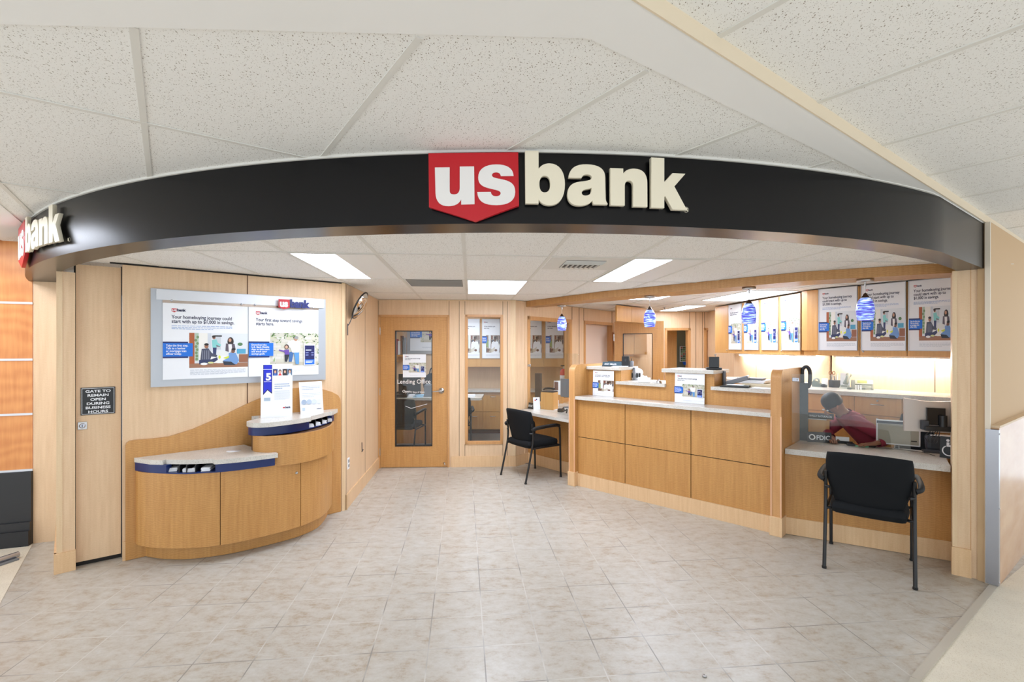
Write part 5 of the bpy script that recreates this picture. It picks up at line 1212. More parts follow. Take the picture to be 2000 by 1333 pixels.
# ------------------------------------------------------------------ back counter
BCF = FR((3.198,5.21),(3.965,4.324))
bk = thing('back_counter', 'pale quartz topped back counter with honey drawers below the poster cabinets', 'counter', (3.5,5.2,.003), 0)
def l4(p): return [(x-3.5, y-5.2) for x, y in p]
BCW = [(3.06,7.4),(3.198,5.21),BCF.w(BCF.L+.30,0)[:2],(4.66,4.55),(4.02,5.50),(3.70,5.66),(3.62,7.4)]
b = MB(); b.prism(l4(BCW), 1.178, 1.218, M_QUARTZ); b.build('quartz_top', bk, bevel=.003)
b = MB(); b.prism(l4([(3.10,7.36),(3.235,5.24),BCF.w(BCF.L+.26,0,-.05)[:2],(4.60,4.58),(4.0,5.45),(3.68,5.62),(3.60,7.36)]), .05, 1.177, M_CAB); b.build('carcass', bk)
MM = Matrix.Translation((-3.5,-5.2,0)) @ TM(BCF)
us = [1577, 1668.5, 1762, 1850]; zsm = BCF.z_(1669,809,-.03)
for a, c in zip(us, us[1:]):
    s0, s1 = BCF.s_(a,-.03)+.002, BCF.s_(c,-.03)-.002
    for z0, z1 in ((zsm-.34, zsm-.003), (zsm+.003, 1.172)):
        d = shape(lambda m: m.box(s0,s1,.028,.045,z0,z1,M_CAB,MM)).build('drawer', bk)
        cx = (s0+s1)/2; hz = (z1+z0)/2+.02
        if a != 1577:
            o = thing_h = shape(lambda m: m.tube([MM @ Vector(q) for q in ((cx-.05,.028,hz),(cx-.05,.0,hz),(cx+.05,.0,hz),(cx+.05,.028,hz))], .0045, M_CHROME, 8)).build('handle', d)
            shape(lambda m: m.lathe([(.009,0),(.009,.005),(.0,.005)], M_CHROME, 14, MM @ Matrix.Translation((cx,.028,z1-.03)) @ Matrix.Rotation(PI/2,4,'X'), False)).build('lock', d)

def base_at(u, v, z): p = P(u, v, z); return (p.x, p.y, z)
ZC = 1.2195
M_PHG = mat('grey_green_phone', (112,122,116), .45); M_PHL = mat('light_phone_grey', (168,176,168), .4); M_LCD = mat('green_lcd', (150,160,84), .3)
x, y, z = base_at(1686, 762, ZC); t = thing('office_phone', 'grey desk telephone with a green display and handset on the back counter', 'telephone', (x,y+.09,z), BCF.rz+.25)
RX = Matrix.Rotation(.75,4,'X')
shape(lambda m: m.bbox(-.09,.14,-.10,.02,.0,.02,M_PHG,.004)).build('base', t)
shape(lambda m: m.bbox(-.055,.14,-.10,.07,.01,.035,M_PHG,.008,Matrix.Translation((0,-.03,.03)) @ RX)).build('body', t)
shape(lambda m: m.bbox(-.02,.135,-.0,.068,.036,.04,M_PHL,.004,Matrix.Translation((0,-.03,.03)) @ RX)).build('upper_face', t)
shape(lambda m: m.box(.0,.085,.015,.055,.0405,.042,M_LCD,Matrix.Translation((0,-.03,.03)) @ RX)).build('display', t)
b = MB()
for i in range(4):
    for k in range(3): b.box(-.02+k*.022,-.006+k*.022,-.09+i*.020,-.078+i*.020,.035,.039,M_WHITE,Matrix.Translation((0,-.03,.03)) @ RX)
for i in range(4): b.box(.07+.0,.12,-.09+i*.02,-.08+i*.02,.035,.038,M_PHL,Matrix.Translation((0,-.03,.03)) @ RX)
b.build('keypad', t)
shape(lambda m: m.tube(crom([(-.105,-.09,.06),(-.09,-.06,.11),(-.08,-.01,.145),(-.075,.02,.15)],4), .022, M_PHG, 12, True, [.026]*3+[.019]*6+[.026]*4)).build('handset', t)
x, y, z = base_at(1636, 758, ZC); t = thing('pen_cup', 'black mesh cup of pens and scissors on the back counter', 'pen cup', (x,y+.05,z), 0)
shape(lambda m: m.bbox(-.045,.045,-.04,.04,0,.085,M_PLASTIC,.004)).build('cup', t)
for k, (dx, dz, c_) in enumerate(((-.02,.15,M_ALU2),(.0,.13,M_NAVY),(.015,.14,M_PHL),(.028,.16,M_WHITE))): shape(lambda m: m.tube([(dx,.0,.05),(dx*1.6,.01,dz)], .004, c_, 6)).build('pen', t)
b = MB()
for sx in (-1,1):
    b.tube([(-.03+.018*sx+.016*math.cos(a), .0, .165+.018*math.sin(a)) for a in [2*PI*i/12 for i in range(13)]], .0035, mat('scissor_brown',(120,66,44),.4), 6, False)
    b.tube([(-.03+.01*sx,0,.15),(-.03-.004*sx,0,.08)], .003, M_CHROME, 6)
b.build('scissors', t)
x, y, z = base_at(1606, 757, ZC); t = thing('tape_dispenser', 'grey tape dispenser on the back counter left of the pen cup', 'tape dispenser', (x,y+.05,z), BCF.rz)
shape(lambda m: m.slabxz([(-.07,0),(.07,0),(.07,.025),(.03,.03),(-.02,.06),(-.055,.075),(-.075,.05)], -.025, .03, M_PHG)).build('body', t, bevel=.004)
shape(lambda m: m.lathe([(.018,-.012),(.035,-.012),(.035,.012),(.018,.012)], M_PHL, 24, Matrix.Translation((-.03,.0,.07)) @ Matrix.Rotation(PI/2,4,'X'), False)).build('tape_roll', t)
shape(lambda m: m.ell((.05,-.03,.02),(.03,.02,.02),M_PLASTIC)).build('stapler', t)
x, y, z = base_at(1652, 760, ZC); t = thing('desk_calculator', 'white calculator standing in a clear stand right of the pen cup', 'calculator', (x,y+.03,z), BCF.rz)
shape(lambda m: m.box(-.045,.045,.04,.046,0,.17,M_WHITE)).build('back_card', t); shape(lambda m: m.bbox(-.04,.04,-.04,.05,.005,.02,M_PHL,.004,Matrix.Rotation(.45,4,'X'))).build('keypad', t); shape(lambda m: m.box(-.03,.03,-.0,.04,.021,.022,M_PHG,Matrix.Rotation(.45,4,'X'))).build('keys', t)
x, y, z = base_at(1616, 756, ZC); tag(shape(lambda m: m.bbox(-.03,.03,0,.03,0,.09,M_WHITE,.003)).build('note_block', None, (x+.03,y+.10,z), BCF.rz), 'small white block standing behind the tape dispenser', 'box')

# ------------------------------------------------------------------ things on the teller counter tops
def on_ct(u, y, z): s = CT.s_(u, -y); return CT.w(s, z, -y)
ZH, ZL = 1.4415, 1.2765
M_TEALP = mat('blue_grey_plate', (70,96,110), .3)
t = thing('name_plate', 'blue-grey name plate with white capitals on the raised quartz top nearest the left desk', 'name plate', on_ct(1176, .30, ZH), CT.rz+.25)
shape(lambda m: m.slabxz([(0,0),(.235,0),(.23,.055),(.008,.055)], 0, .045, M_TEALP)).build('plate', t); shape(lambda m: m.box(-.002,.235,-.004,.05,0,.008,M_PLASTIC)).build('foot', t)
fit(text('lettering', 'ANDY ABALOS', .026, M_WHITE, t, (.03,-.001,.02), .0008, .0004), .15)
t = thing('name_plate', 'darker name plate standing behind the blue-grey one', 'name plate', on_ct(1186, .42, ZH), CT.rz+.25)
shape(lambda m: m.slabxz([(0,0),(.27,0),(.265,.062),(.008,.062)], 0, .04, M_PRINTER)).build('plate', t)
t = thing('card_box', 'black upright card box on the raised quartz top nearest the left desk', 'box', on_ct(1214.5, .33, ZH), CT.rz+.3)
shape(lambda m: m.bbox(0,.085,0,.06,0,.125,M_PLASTIC,.003)).build('body', t); shape(lambda m: m.slabxz([(.043+.011*math.cos(a),.08+.017*math.sin(a)) for a in [2*PI*i/14 for i in range(14)]], -.001, 0, mat('dark_badge',(48,50,56),.4))).build('badge', t)
tag(shape(lambda m: [m.box(-.0+.006*k,.17+.004*k,.0,.10,.002*k,.002*k+.0018,M_WHITE) for k in range(5)]).build('paper_sheet', None, on_ct(1193,.225,ZH), CT.rz+.1), 'white papers in front of the black card box', 'paper')
t = thing('pen_holder', 'small dark pen holder right of the black card box', 'pen holder', on_ct(1233, .42, ZH), CT.rz); shape(lambda m: m.lathe([(.028,0),(.028,.07),(.024,.07),(.022,.01)], M_GREYD, 18)).build('cup', t); shape(lambda m: m.tube([(0,0,.02),(.006,.0,.10)], .005, M_PLASTIC, 6)).build('pen', t)
t = thing('security_camera', 'black upright block on a wide foot, on the middle raised quartz top', 'camera', on_ct(1394, .36, ZH), CT.rz+.5)
shape(lambda m: m.bbox(-.075,.075,-.05,.05,0,.022,M_PLASTIC,.005)).build('foot', t); shape(lambda m: m.bbox(-.05,.05,-.035,.035,.022,.135,mat('gloss_black',(10,10,12),.08),.004)).build('body', t)
shape(lambda m: (m.tube([(.02,0,.135),(.018,0,.15)], .005, M_CHROME, 8), m.ell((.015,0,.155),(.014,.006,.006),M_CHROME))).build('thumb_screw', t)
t = thing('money_counter', 'white rounded note counter with dark slots behind the left low quartz top', 'machine', on_ct(1244, .56, ZL-.0), CT.rz+.3)
shape(lambda m: (m.ell((0,0,.09),(.075,.07,.055),M_WHITE), m.bbox(-.07,.07,-.06,.06,0.0,.05,M_WHITE,.015))).build('shell', t); shape(lambda m: [m.box(-.055+.03*k,-.035+.03*k,-.072,-.05,.03,.085,M_PLASTIC) for k in range(4)]).build('slots', t)
t = thing('monitor_edge', 'dark monitor edge beside the raised block, left low quartz top', 'monitor', on_ct(1238.5, .50, ZL), CT.rz+.6); shape(lambda m: m.bbox(-.012,.012,-.03,.18,.0,.15,M_GREYD,.004)).build('case', t)
t = thing('tissue_box', 'clear and white tissue holder on the left low quartz top', 'tissue holder', on_ct(1258, .25, ZL), CT.rz)
shape(lambda m: m.bbox(-.065,.065,-.035,.035,0,.055,mat('frosted_white',(236,238,240),.25),.008)).build('holder', t); shape(lambda m: m.slabxz([(-.04,.05),(.04,.05),(.03,.075),(.0,.07),(-.02,.082)], -.01, .01, M_WHITE)).build('tissue', t)
t = thing('service_bell', 'small silver bell on the left low quartz top beside the middle block', 'bell', on_ct(1287, .25, ZL), 0)
shape(lambda m: m.lathe([(.034,0),(.034,.006),(.030,.008),(.028,.02),(.018,.032),(.004,.038),(.004,.046),(.0,.047)], M_CHROME, 24)).build('dome', t)
tag(shape(lambda m: m.tube([(-.03,0,.004),(.03,0,.004)], .004, M_CHROME, 8)).build('pen', None, on_ct(1279,.22,ZL), CT.rz), 'silver pen lying left of the small bell', 'pen')
t = thing('signature_pad', 'black signature pad with a white screen on the right low quartz top', 'signature pad', on_ct(1406, .20, ZL), CT.rz+.2)
shape(lambda m: m.slabxz([(0,0),(.26,0),(.26,.018),(0,.008)], 0, .19, M_PLASTIC)).build('body', t, bevel=.004); shape(lambda m: m.box(.05,.21,.05,.17,.0185,.0195,M_WHITE)).build('screen', t)
t = thing('binder', 'grey binder leaning on folders behind the signature pad', 'binder', on_ct(1419, .40, ZL), CT.rz+.2)
shape(lambda m: m.bbox(0,.22,0,.14,0,.045,M_GREYD,.01,Matrix.Rotation(-.32,4,'Y') @ Matrix.Translation((0,0,.0)))).build('cover', t)
M_KRAFT = mat('cream_folder',(226,214,186),.7)
for k, (lab, u, y_, w_, d_, z0, th_, m__) in enumerate((('cream folder stack behind the signature pad', 1447, .40, .30, .28, 0, .035, M_KRAFT), ('white paper stack on the cream folders', 1440, .44, .26, .22, .036, .03, M_WHITE), ('grey-green ledger on top of the paper stack', 1438, .46, .24, .18, .067, .018, M_GREYD), ('loose white papers on the right low quartz top beside the end panel', 1466, .215, .20, .17, 0, .006, M_WHITE))):
    t = thing('paper_stack', lab, 'paper stack', on_ct(u, y_, ZL+z0), CT.rz+.05*(k-1))
    b = MB(); n = 3
    for i in range(n): q = .006*((i*7) % 3-1); b.box(q,w_+q,q,d_-q,th_*i/n,th_*(i+.9)/n,m__)
    b.build('sheets', t)
t = thing('monitor_edge', 'dark monitor edge right of the middle raised block', 'monitor', on_ct(1413.5, .46, ZL), CT.rz+.7); shape(lambda m: m.bbox(-.012,.012,-.03,.10,.0,.15,M_GREYD,.004)).build('case', t)

# ------------------------------------------------------------------ mirror, outlets
pv = W2.w(.10, 1.92, .0); mp_ = W2.w(.30, 2.06, .36)
t = thing('convex_mirror', 'round black-rimmed convex mirror on an arm high on the short maple wall', 'mirror', W2.w(.0, 1.90, .016), W2.rz)
# centre of the dish from the photo, a little in front of the wall
mc = Vector(((703-1000)/FPX*5.15, 5.15, EYE+(678-597)*5.15/FPX)); inv = (Matrix.Translation(W2.w(0,1.90,.016)) @ Matrix.Rotation(W2.rz,4,'Z')).inverted(); c0 = inv @ mc
dirn = (inv.to_3x3() @ Vector((.89,.05,-.45))).normalized(); RM = Matrix.Translation(c0) @ dirn.to_track_quat('Z','Y').to_matrix().to_4x4()
r0 = .152; shape(lambda m: m.lathe([(r0*math.sin(a)/math.sin(.8), .055*(math.cos(a)-math.cos(.8))/(1-math.cos(.8))) for a in [.8-.8*i/10 for i in range(11)]], M_MIRROR, 40, RM, False)).build('mirror_dish', t)
shape(lambda m: m.tube([RM @ Vector((r0*math.cos(a), r0*math.sin(a), 0)) for a in [2*PI*i/40 for i in range(41)]], .0085, M_PLASTIC, 8, False)).build('rim', t)
shape(lambda m: m.lathe([(.0,-.03),(.05,-.028),(.12,-.012),(r0,-.002)], M_GREYD, 30, RM, False)).build('back_shell', t)
bkp = RM @ Vector((0,0,-.03)); shape(lambda m: (m.tube([(.02,-.004,.0),(.02,-.02,.02),tuple(bkp)], .0045, M_PRINTER, 8), m.ell(bkp,(.012,.012,.012),M_CHROME))).build('arm', t)
shape(lambda m: m.box(.012,.028,-.006,0,-.10,.02,M_PRINTER)).build('wall_bracket', t)
for nm, lab, u, v, hh in (('wall_outlet','white wall outlet with two sockets low on the short maple wall',680,905.5,.075),):
    s = W2.s_(u); z = W2.z_(u, v); t = thing(nm, lab, 'outlet', W2.w(s, z, 0), W2.rz)
    shape(lambda m: m.bbox(-.036,.036,-.006,0,-.058,.058,M_WHITE,.003)).build('cover_plate', t)
    for q in (-.024,.024): shape(lambda m: m.bbox(-.017,.017,-.009,-.005,q-.015,q+.015,M_GREYD,.002)).build('socket', t)
s = W2.s_(706); z = W2.z_(706, 878); t = thing('floor_latch', 'small dark chain and bolt hanging low on the short maple wall', 'latch', W2.w(s, z, 0), W2.rz)
shape(lambda m: (m.tube([(0,-.006,.08),(0,-.008,-.01)], .004, M_PRINTER, 6), m.tube([(-.02,-.012,-.02),(.03,-.012,-.012)], .006, M_PRINTER, 8))).build('bolt', t)
# floor stud and hall rail
p = P(1376, 1321, .003); tag(shape(lambda m: m.lathe([(.0,0),(.012,0),(.011,.005),(.004,.006),(.004,.003),(.0,.003)], M_CHROME, 20, None, False)).build('floor_stud', None, (p.x,p.y,.0015)), 'small round metal stud set in the floor tiles near the viewer', 'floor stud')
p = P(36, 1084, .03); q = P(-20, 1102, .03)
t = thing('metal_rail', 'grey metal rail end lying on the pale hall floor at the left edge', 'rail', (p.x,p.y,.004), math.atan2(q.y-p.y, q.x-p.x))
shape(lambda m: m.tube([(0,0,.03),(.6,0,.03)], .022, M_STEEL, 14)).build('tube', t); shape(lambda m: m.box(.02,.6,-.03,.05,0,.012,M_GREYD)).build('flat_bar', t)

# ------------------------------------------------------------------ lending office behind the glass
YO = 9.25
def X_(u, y): return ray(u)*y
OC = FR((X_(886,YO),YO),(2.2,YO))
sm = [OC.s_(u) for u in (939.5, 994, 1062, 1107)]
cab('office wall cabinets carrying the posters seen through the tall window', OC, 0, OC.s_(1112), sm[:3], OC.z_(940,717), 2.325, .34, (), 'office cabinets')
for lab, u0, u1 in (('reading man poster on the office cabinets, left one seen through the tall window', 908, 936.5), ('reading man poster on the office cabinets, right one seen through the tall window', 942.5, 976), ('reading man poster seen through the window above the left desk, left one', 1024, 1057.5), ('reading man poster seen through the window above the left desk, right one', 1063.5, 1100)):
    s0, s1 = OC.s_(u0,.01), OC.s_(u1,.01); z0, z1 = OC.z_(940,700,.01), OC.z_(940,624,.01)
    poster('loan_poster', lab, 'poster', 'reader_tall', .335, z1-z0, OC.w(s1-.335, z0, .01), 0, 'reader posters in the office', 0, True, .006)
t = thing('office_counter', 'low quartz topped drawer unit along the back of the lending office', 'counter', OC.w(0,.006,0), 0)
zt = OC.z_(940,763)
shape(lambda m: m.box(-.1,OC.L-.05,-.03,.35,zt-.04,zt,M_QUARTZ)).build('quartz_top', t); shape(lambda m: m.box(-.08,OC.L-.07,.03,.35,.08,zt-.041,M_CAB)).build('carcass', t); shape(lambda m: m.box(-.08,OC.L-.07,.06,.35,0,.08,mat('dark_kick',(96,60,36),.6))).build('toe_kick', t)
xs = [-.08,.24,.56,.95,1.4,1.85]
for a, c in zip(xs, xs[1:]):
    for z0, z1 in ((.09,zt*.5),(zt*.5+.006,zt-.045)):
        d = shape(lambda m: m.box(a+.003,c-.003,.012,.03,z0,z1,M_CAB)).build('drawer', t); cx = (a+c)/2
        shape(lambda m: m.tube([(cx-.05,.012,z1-.08),(cx-.04,-.012,z1-.085),(cx+.04,-.012,z1-.085),(cx+.05,.012,z1-.08)], .005, M_CHROME, 8)).build('handle', d)
t = thing('office_desk', 'long office desk with a pale top seen through the office door glass', 'desk', (-2.75,8.25,.007), 0)
xr = X_(941, 8.3)+2.75
shape(lambda m: m.prism([(0,0),(xr-.04,0),(xr,.04),(xr,.70),(0,.70)], .755, .795, M_QUARTZ)).build('top', t, bevel=.004); shape(lambda m: (m.box(.02,xr-.3,.08,.1,.0,.754,M_HONEY), m.box(xr-.32,xr-.28,.05,.6,0,.754,M_HONEY))).build('panel', t)
ZD = .803
t = thing('office_monitor', 'black monitor seen from behind through the office door glass', 'monitor', (X_(797,8.5),8.5,ZD), 0)
zt_ = EYE-(731-HZ)*8.5/FPX-ZD; zb_ = EYE-(774-HZ)*8.5/FPX-ZD
shape(lambda m: m.bbox(-.17,.22,0,.04,zb_,zt_,M_PLASTIC,.006)).build('case', t); shape(lambda m: (m.box(-.03,.05,.0,.03,.01,zb_+.02,M_PLASTIC), m.box(-.1,.12,-.08,.1,0,.012,M_PLASTIC))).build('stand', t)
t = thing('office_printer', 'grey printer on the office desk seen through the door glass', 'printer', (X_(838,8.45),8.45,ZD), 0); shape(lambda m: m.bbox(-.09,.20,0,.3,0,.21,M_GREYD,.012)).build('body', t)
t = thing('backpack', 'dark bag with a loop handle behind the office printer', 'bag', (X_(843,8.8),8.82,ZD), 0); shape(lambda m: m.ell((0,0,.20),(.16,.09,.20),M_FABRIC)).build('body', t); shape(lambda m: m.tube(crom([(-.04,0,.38),(-.02,0,.47),(.04,0,.48),(.07,0,.37)],4), .012, M_FABRIC, 8)).build('handle', t)
t = thing('office_telephone', 'black telephone on the office desk left of the papers', 'telephone', (X_(785,8.35),8.35,ZD), 0); shape(lambda m: (m.bbox(-.10,.10,-.05,.09,0,.05,M_PLASTIC,.01), m.tube(crom([(-.12,-.02,.07),(-.04,-.02,.09),(.05,-.02,.09),(.10,-.02,.065)],4), .018, M_PLASTIC, 8))).build('body', t)
for k, (lab, u, m__) in enumerate((('white papers beside the telephone on the office desk', 803, M_WHITE), ('pale blue papers on the office desk in the middle of the door glass', 816, mat('pale_blue_paper',(160,196,220),.6)), ('white papers at the window end of the office desk', 918, M_WHITE))):
    tag(shape(lambda m: (m.box(-.08,.09,0,.12,0,.02,m__), m.box(-.05,.1,.03,.14,.021,.045,m__))).build('paper_stack', None, (X_(u,8.35),8.33,ZD), .1*k), lab, 'paper stack')
# shelf with books and the board on the office wall
t = thing('wall_shelf', 'small wooden wall shelf seen at the left of the office door glass', 'shelf', (X_(762,9.2),9.30,EYE-(693.5-HZ)*9.2/FPX), 0)
shape(lambda m: m.box(0,.32,-.2,.31,-.03,0,M_HONEY)).build('board', t); shape(lambda m: m.prism([(.13,-.12),(.16,-.12),(.16,.31),(.13,.31)], -.14, -.031, M_HONEY)).build('bracket', t)
zz = EYE-(693.5-HZ)*9.2/FPX+.001
for k, (w_, h_, g) in enumerate(((.05,.22,(226,222,216)),(.035,.30,(196,60,66)),(.05,.26,(226,226,230)),(.03,.36,(110,70,54)),(.03,.33,(96,92,90)))):
    tag(shape(lambda m: m.bbox(0,w_,-.09,.07,0,h_,mat('cover_%d' % k, g, .5),.003)).build('brochure_book', None, (X_(764,9.2)+.03+k*.052,9.25,zz+.001), 0), ['cream book at the far left of the office wall shelf','red-backed book on the office wall shelf','white book in the middle of the office wall shelf','tall brown book on the office wall shelf','tall grey book at the right of the office wall shelf'][k], 'book', 'books on the office wall shelf')
OB = FR((X_(796,9.55),9.60),(X_(886,9.55),9.60))
ob0, obz = OB.s_(795,.03), OB.z_(830,692,.03)
t = thing('poster_board', 'aluminium poster board on the office wall seen at the top of the door glass', 'poster board', OB.w(ob0, obz, .03), 0)
shape(lambda m: m.box(0,.95,0,.025,0,.98,M_ALU)).build('backing_plate', t)
poster('savings_poster', 'savings poster on the office wall board at the top of the door glass', 'poster', 'first_small', .80, .80, OB.w(ob0+.065, obz+.065, .039), 0)
# poster taped inside the door glass
s0, w_, z0, h_ = on_frame(BW, 787, 832, 737.5, 692.5, -.016)
t = poster('savings_poster', 'white savings poster taped inside the glass of the office door', 'poster', 'first_small', w_, h_, BW.w(s0, z0, -.012), BW.rz, None, 0, None, .0015)
# fire extinguisher seen through the side window
fx = FR((.9,8.3),(1.2,8.65)); X, Y = X_(1101,8.1), 8.1
t = thing('fire_extinguisher', 'red fire extinguisher seen through the window beside the end panel', 'fire extinguisher', (X,Y,EYE-(767-HZ)*Y/FPX), 0)
shape(lambda m: m.lathe([(.0,0),(.06,0),(.064,.02),(.064,.33),(.05,.38),(.02,.40),(.0,.40)], M_RED, 24)).build('cylinder', t); shape(lambda m: m.lathe([(.0645,.16),(.0645,.29)], M_WHITE, 24, None, False)).build('label_band', t); shape(lambda m: (m.tube([(0,0,.40),(0,0,.44)], .015, M_CHROME, 10), m.box(-.05,.05,-.01,.01,.44,.46,M_PLASTIC))).build('valve', t)
shape(lambda m: m.box(-.05,.05,.066,.09,.02,.4,M_GREYD)).build('bracket', t)
# staff room notice board
Y = 9.85; t = thing('notice_board', 'green patterned notice on the dark wall through the far doorway', 'notice', (X_(1328,Y),Y,EYE-(707-HZ)*Y/FPX), 0)
hh = (707-677)*Y/FPX; shape(lambda m: m.box(0,.26,0,.01,0,hh,M_WHITE)).build('sheet', t)
b = MB(); rnd = random.Random(3)
for i in range(5):
    for k in range(7): b.box(.012+i*.048,.056+i*.048,-.003,-.0005,.01+k*hh/7.3,.01+(k+.85)*hh/7.3,mat('n_%d' % ((i*3+k) % 4), [(84,120,80),(60,90,66),(150,90,70),(120,150,110)][(i*3+k) % 4], .6))
b.build('printed_grid', t)
for x_, z_ in ((.10,-.02),(.25,hh+.03)): shape(lambda m: m.lathe([(.0,-.006),(.045,-.006),(.045,0)], mat('blue_rosette',(40,100,200),.5), 18, Matrix.Translation((x_,-.004,z_)) @ Matrix.Rotation(-PI/2,4,'X') @ Matrix.Rotation(PI,4,'X'), False)).build('blue_rosette', t)
# far cabinets behind the staff door
HC = FR((1.604,7.36),(2.225,8.0)); t = thing('high_cabinet', 'high honey cupboard under the ceiling above the open staff door', 'cabinet', HC.w(0,2.075), HC.rz)
shape(lambda m: m.prism([(0,.02),(HC.L,.02),(HC.L,.22),(.30,.22)], 0, .245, M_CAB)).build('carcass', t)
for a, c in ((0,HC.s_(1233.5)),(HC.s_(1233.5),HC.L)): shape(lambda m: m.box(a+.002,c-.002,0,.018,0,.245,M_CAB)).build('door', t)
t = thing('inner_cupboard', 'honey cupboard seen through the glass of the open staff door', 'cabinet', (X_(1214,8.72),8.70,EYE-(693-HZ)*8.7/FPX), .02)
shape(lambda m: m.box(0,X_(1263,8.72)-X_(1214,8.72),0,.16,0,.46,M_CAB)).build('carcass', t); shape(lambda m: [m.box(a,a+.22,-.016,-.001,.005,.455,M_CAB) for a in (.0,.225)]).build('door', t)

# ------------------------------------------------------------------ office chair and the person behind the right desk
cx, cy = 3.50, 4.44
t = thing('office_chair', 'black swivel chair behind the large monitor between right desk and back counter', 'chair', (cx, cy, .003), 0)
shape(lambda m: [m.tube([(0,0,.09),(.27*math.cos(a),.20*math.sin(a),.055)], .018, M_PLASTIC, 8) for a in [2*PI*k/5+.3 for k in range(5)]]).build('star_base', t)
for k in range(5):
    a = 2*PI*k/5+.3; shape(lambda m: m.lathe([(.026,-.012),(.028,0),(.026,.012)], M_PLASTIC, 16, Matrix.Translation((.27*math.cos(a),.20*math.sin(a),.028)) @ Matrix.Rotation(PI/2,4,'X'))).build('castor', t)
shape(lambda m: m.tube([(0,0,.08),(0,0,.44)], .024, M_PLASTIC, 12)).build('gas_lift', t)
pillow(MB(), .46, .44, .08, M_FABRIC, Matrix.Translation((-.02,0,.475)) @ Matrix.Rotation(PI/2,4,'Y') @ Matrix.Rotation(PI/2,4,'Z') @ Matrix.Rotation(0,4,'X'), 0, .4).build('seat', t)
pillow(MB(), .38, .52, .06, M_FABRIC, Matrix.Translation((.17,-.02,.83)) @ Matrix.Rotation(.12,4,'Y') @ Matrix.Rotation(PI/2,4,'Z'), -.03, .7).build('backrest', t)
shape(lambda m: m.tube([(.06,0,.44),(.19,-.01,.48),(.20,-.01,.72)], .014, M_PLASTIC, 8)).build('back_arm', t)

SKIN = mat('brown_skin', (150,104,82), .5); HAIR = mat('dark_hair', (30,24,24), .6); SHIRT = mat('maroon_shirt', (132,34,54), .8); TROU = mat('black_trousers', (24,24,28), .8)
def skinned(name, parent, joints, edges, radii, m, sub=2, root=0):
    me = bpy.data.meshes.new(name); me.from_pydata(joints, edges, []); o = bpy.data.objects.new(name, me); COL.objects.link(o)
    md = o.modifiers.new('skin', 'SKIN'); md.use_smooth_shade = True; md.branch_smoothing = .6
    for i, r in enumerate(radii):
        sv = me.skin_vertices[0].data[i]; sv.radius = r if isinstance(r, tuple) else (r, r); sv.use_root = (i == root)
    s = o.modifiers.new('subdivision', 'SUBSURF'); s.levels = s.render_levels = sub
    bpy.context.view_layer.update()
    m2 = bpy.data.meshes.new_from_object(o.evaluated_get(bpy.context.evaluated_depsgraph_get())); bpy.data.objects.remove(o); m2.materials.clear(); m2.materials.append(m)
    for p in m2.polygons: p.use_smooth = True
    q = bpy.data.objects.new(name, m2); COL.objects.link(q); q.parent = parent; return q
pr = thing('person', 'seated person in a maroon shirt with dark hair bending over the right desk', 'person', (cx, cy, .52), 0)
def R_(x, y, z): return (x-cx, y-cy, z-.52)
J = []; E_ = []; RD = []
def add(p, r, par=None):
    J.append(R_(*p)); RD.append(r); i = len(J)-1
    if par is not None: E_.append((par, i))
    return i
pel = add((3.50,4.56,.62), .115); ab_ = add((3.44,4.60,.76), .095, pel); chst = add((3.34,4.66,.92), (.10,.12), ab_); nk0 = add((3.25,4.69,1.00), .075, chst)
nk = add((3.215,4.70,1.045), .052, nk0); hd0 = add((3.185,4.71,1.08), .070, nk); hd1 = add((3.15,4.715,1.12), .084, hd0); hd2 = add((3.125,4.715,1.165), .060, hd1)
def arm(sh, el, wr, hand_dir, side):
    s = add(sh, .052, nk0); e = add(el, .040, s); w = add(wr, .027, e); d = Vector(hand_dir).normalized(); sd = Vector((0,0,1)).cross(d).normalized()*side
    pm = Vector(wr)+d*.05; p = add(pm, (.036,.017), w)
    for k, (o_, l) in enumerate(((-.024,.064),(-.008,.074),(.008,.070),(.024,.055))):
        a1 = pm+sd*o_+d*.038; a2 = a1+d*l*.5+Vector((0,0,.004)); a3 = a1+d*l+Vector((0,0,-.010)); i = add(a1, .0095, p); i = add(a2, .0088, i); add(a3, .0078, i)
    b1 = Vector(wr)+d*.03-sd*.038; i = add(b1, .011, w); add(b1+d*.035-sd*.018+Vector((0,0,-.004)), .0085, i)
A1_ = [(3.27,4.54,.965), (3.45,4.41,.83), (3.30,4.36,.80)]; A2_ = [(3.31,4.82,.955), (3.14,4.80,.83), (3.07,4.62,.80)]
arm(*A1_, (-1,-.05,-.06), 1); arm(*A2_, (-.45,-.85,-.06), -1)
for y in (4.48,4.66):
    h = add((3.46,y,.585), .085, pel); k = add((3.14,y-.03,.545), .062, h); f = add((3.10,y-.05,.12), .04, k); add((3.0,y-.06,.06), .038, f)
skinned('body', pr, J, E_, RD, SKIN, 2, 0)
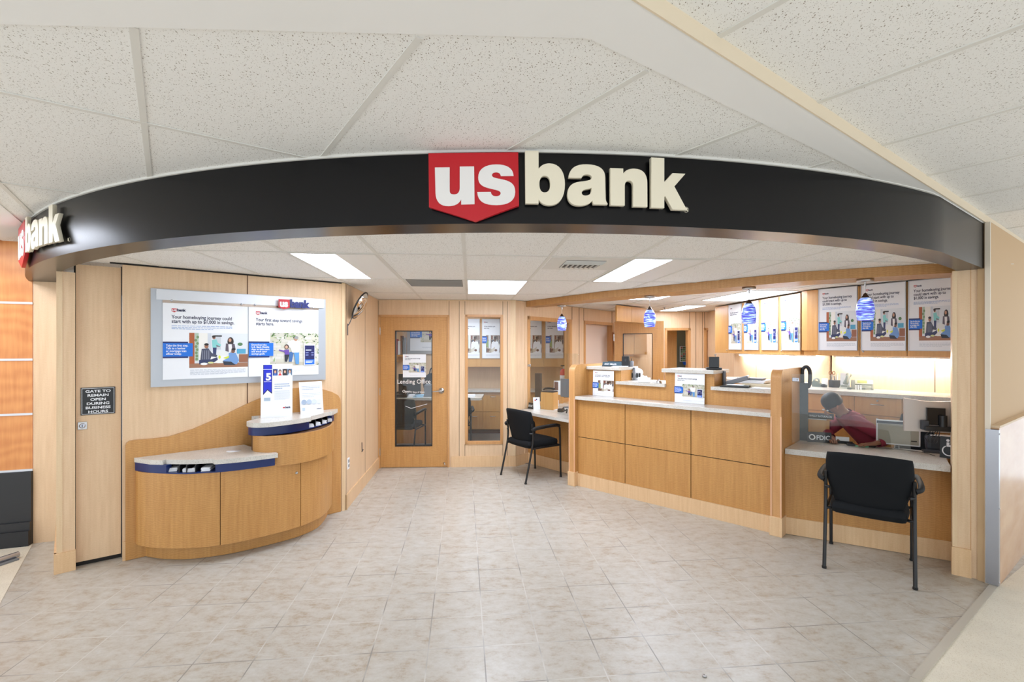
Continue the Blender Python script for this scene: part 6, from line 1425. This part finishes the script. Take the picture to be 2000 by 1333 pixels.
# clothes: the body surface pushed out a little, cut at neck, cuffs, waist and ankles
bodyo = [c for c in pr.children if c.name.startswith('body')][0]
def garment(name, m, off, test):
    me = bodyo.data; vs = [v.co+v.normal*off for v in me.vertices]; keep = [p for p in me.polygons if test(p.center+Vector((cx,cy,.52)))]
    used = sorted({i for p in keep for i in p.vertices}); ix = {k: i for i, k in enumerate(used)}
    b = MB(); b.add([vs[k] for k in used], [[ix[i] for i in p.vertices] for p in keep], m, True); o = b.build(name, pr)
    sd_ = o.modifiers.new('thickness', 'SOLIDIFY'); sd_.thickness = .006; sd_.offset = -1; return o
def hand_near(p): return any((p-Vector(A[2])).dot(Vector(d).normalized()) > -.03 and (p-Vector(A[2])).length < .24 and ((p-Vector(A[2]))-Vector(d).normalized()*(p-Vector(A[2])).dot(Vector(d).normalized())).length < .075 for A, d in ((A1_,(-1,-.05,-.06)),(A2_,(-.45,-.85,-.06))))
def is_head(p): return (p-Vector((3.16,4.712,1.10))).length < .135 and (p-Vector((3.25,4.69,1.0))).dot(Vector((-.5,.1,.85))) > .035
garment('shirt', SHIRT, .014, lambda p: p.z > .64 and not hand_near(p) and not is_head(p))
garment('trousers', TROU, .010, lambda p: .10 < p.z <= .67 and not hand_near(p))
garment('shoes', M_PLASTIC, .008, lambda p: p.z <= .105)
hdir = Vector((-.62,.02,.78)).normalized(); HM = Matrix.Translation(R_(3.16,4.715,1.12)) @ hdir.to_track_quat('Z','Y').to_matrix().to_4x4()
b = MB(); b.ell((-.012,0,.035), (.094,.092,.088), HAIR, HM, 20, 14); b.ell((-.05,0,-.02), (.062,.082,.085), HAIR, HM, 18, 12); b.build('hair', pr)
fw = Vector((-.80,-.05,-.58)).normalized(); fc = Vector(R_(3.13,4.71,1.095)); sd = Vector((0,1,0)); up = fw.cross(sd)*-1
for q in (-1,1):
    shape(lambda m: m.ell(fc+fw*.072+sd*.03*q+up*.01, (.010,.012,.008), M_WHITE)).build('eye', pr); shape(lambda m: m.ell(fc+sd*.083*q, (.014,.008,.024), SKIN)).build('ear', pr)
shape(lambda m: m.ell(fc+fw*.088-up*.012, (.014,.012,.02), SKIN)).build('nose', pr); shape(lambda m: m.ell(fc+fw*.078-up*.042, (.010,.024,.006), mat('lips',(130,70,64),.5))).build('mouth', pr)
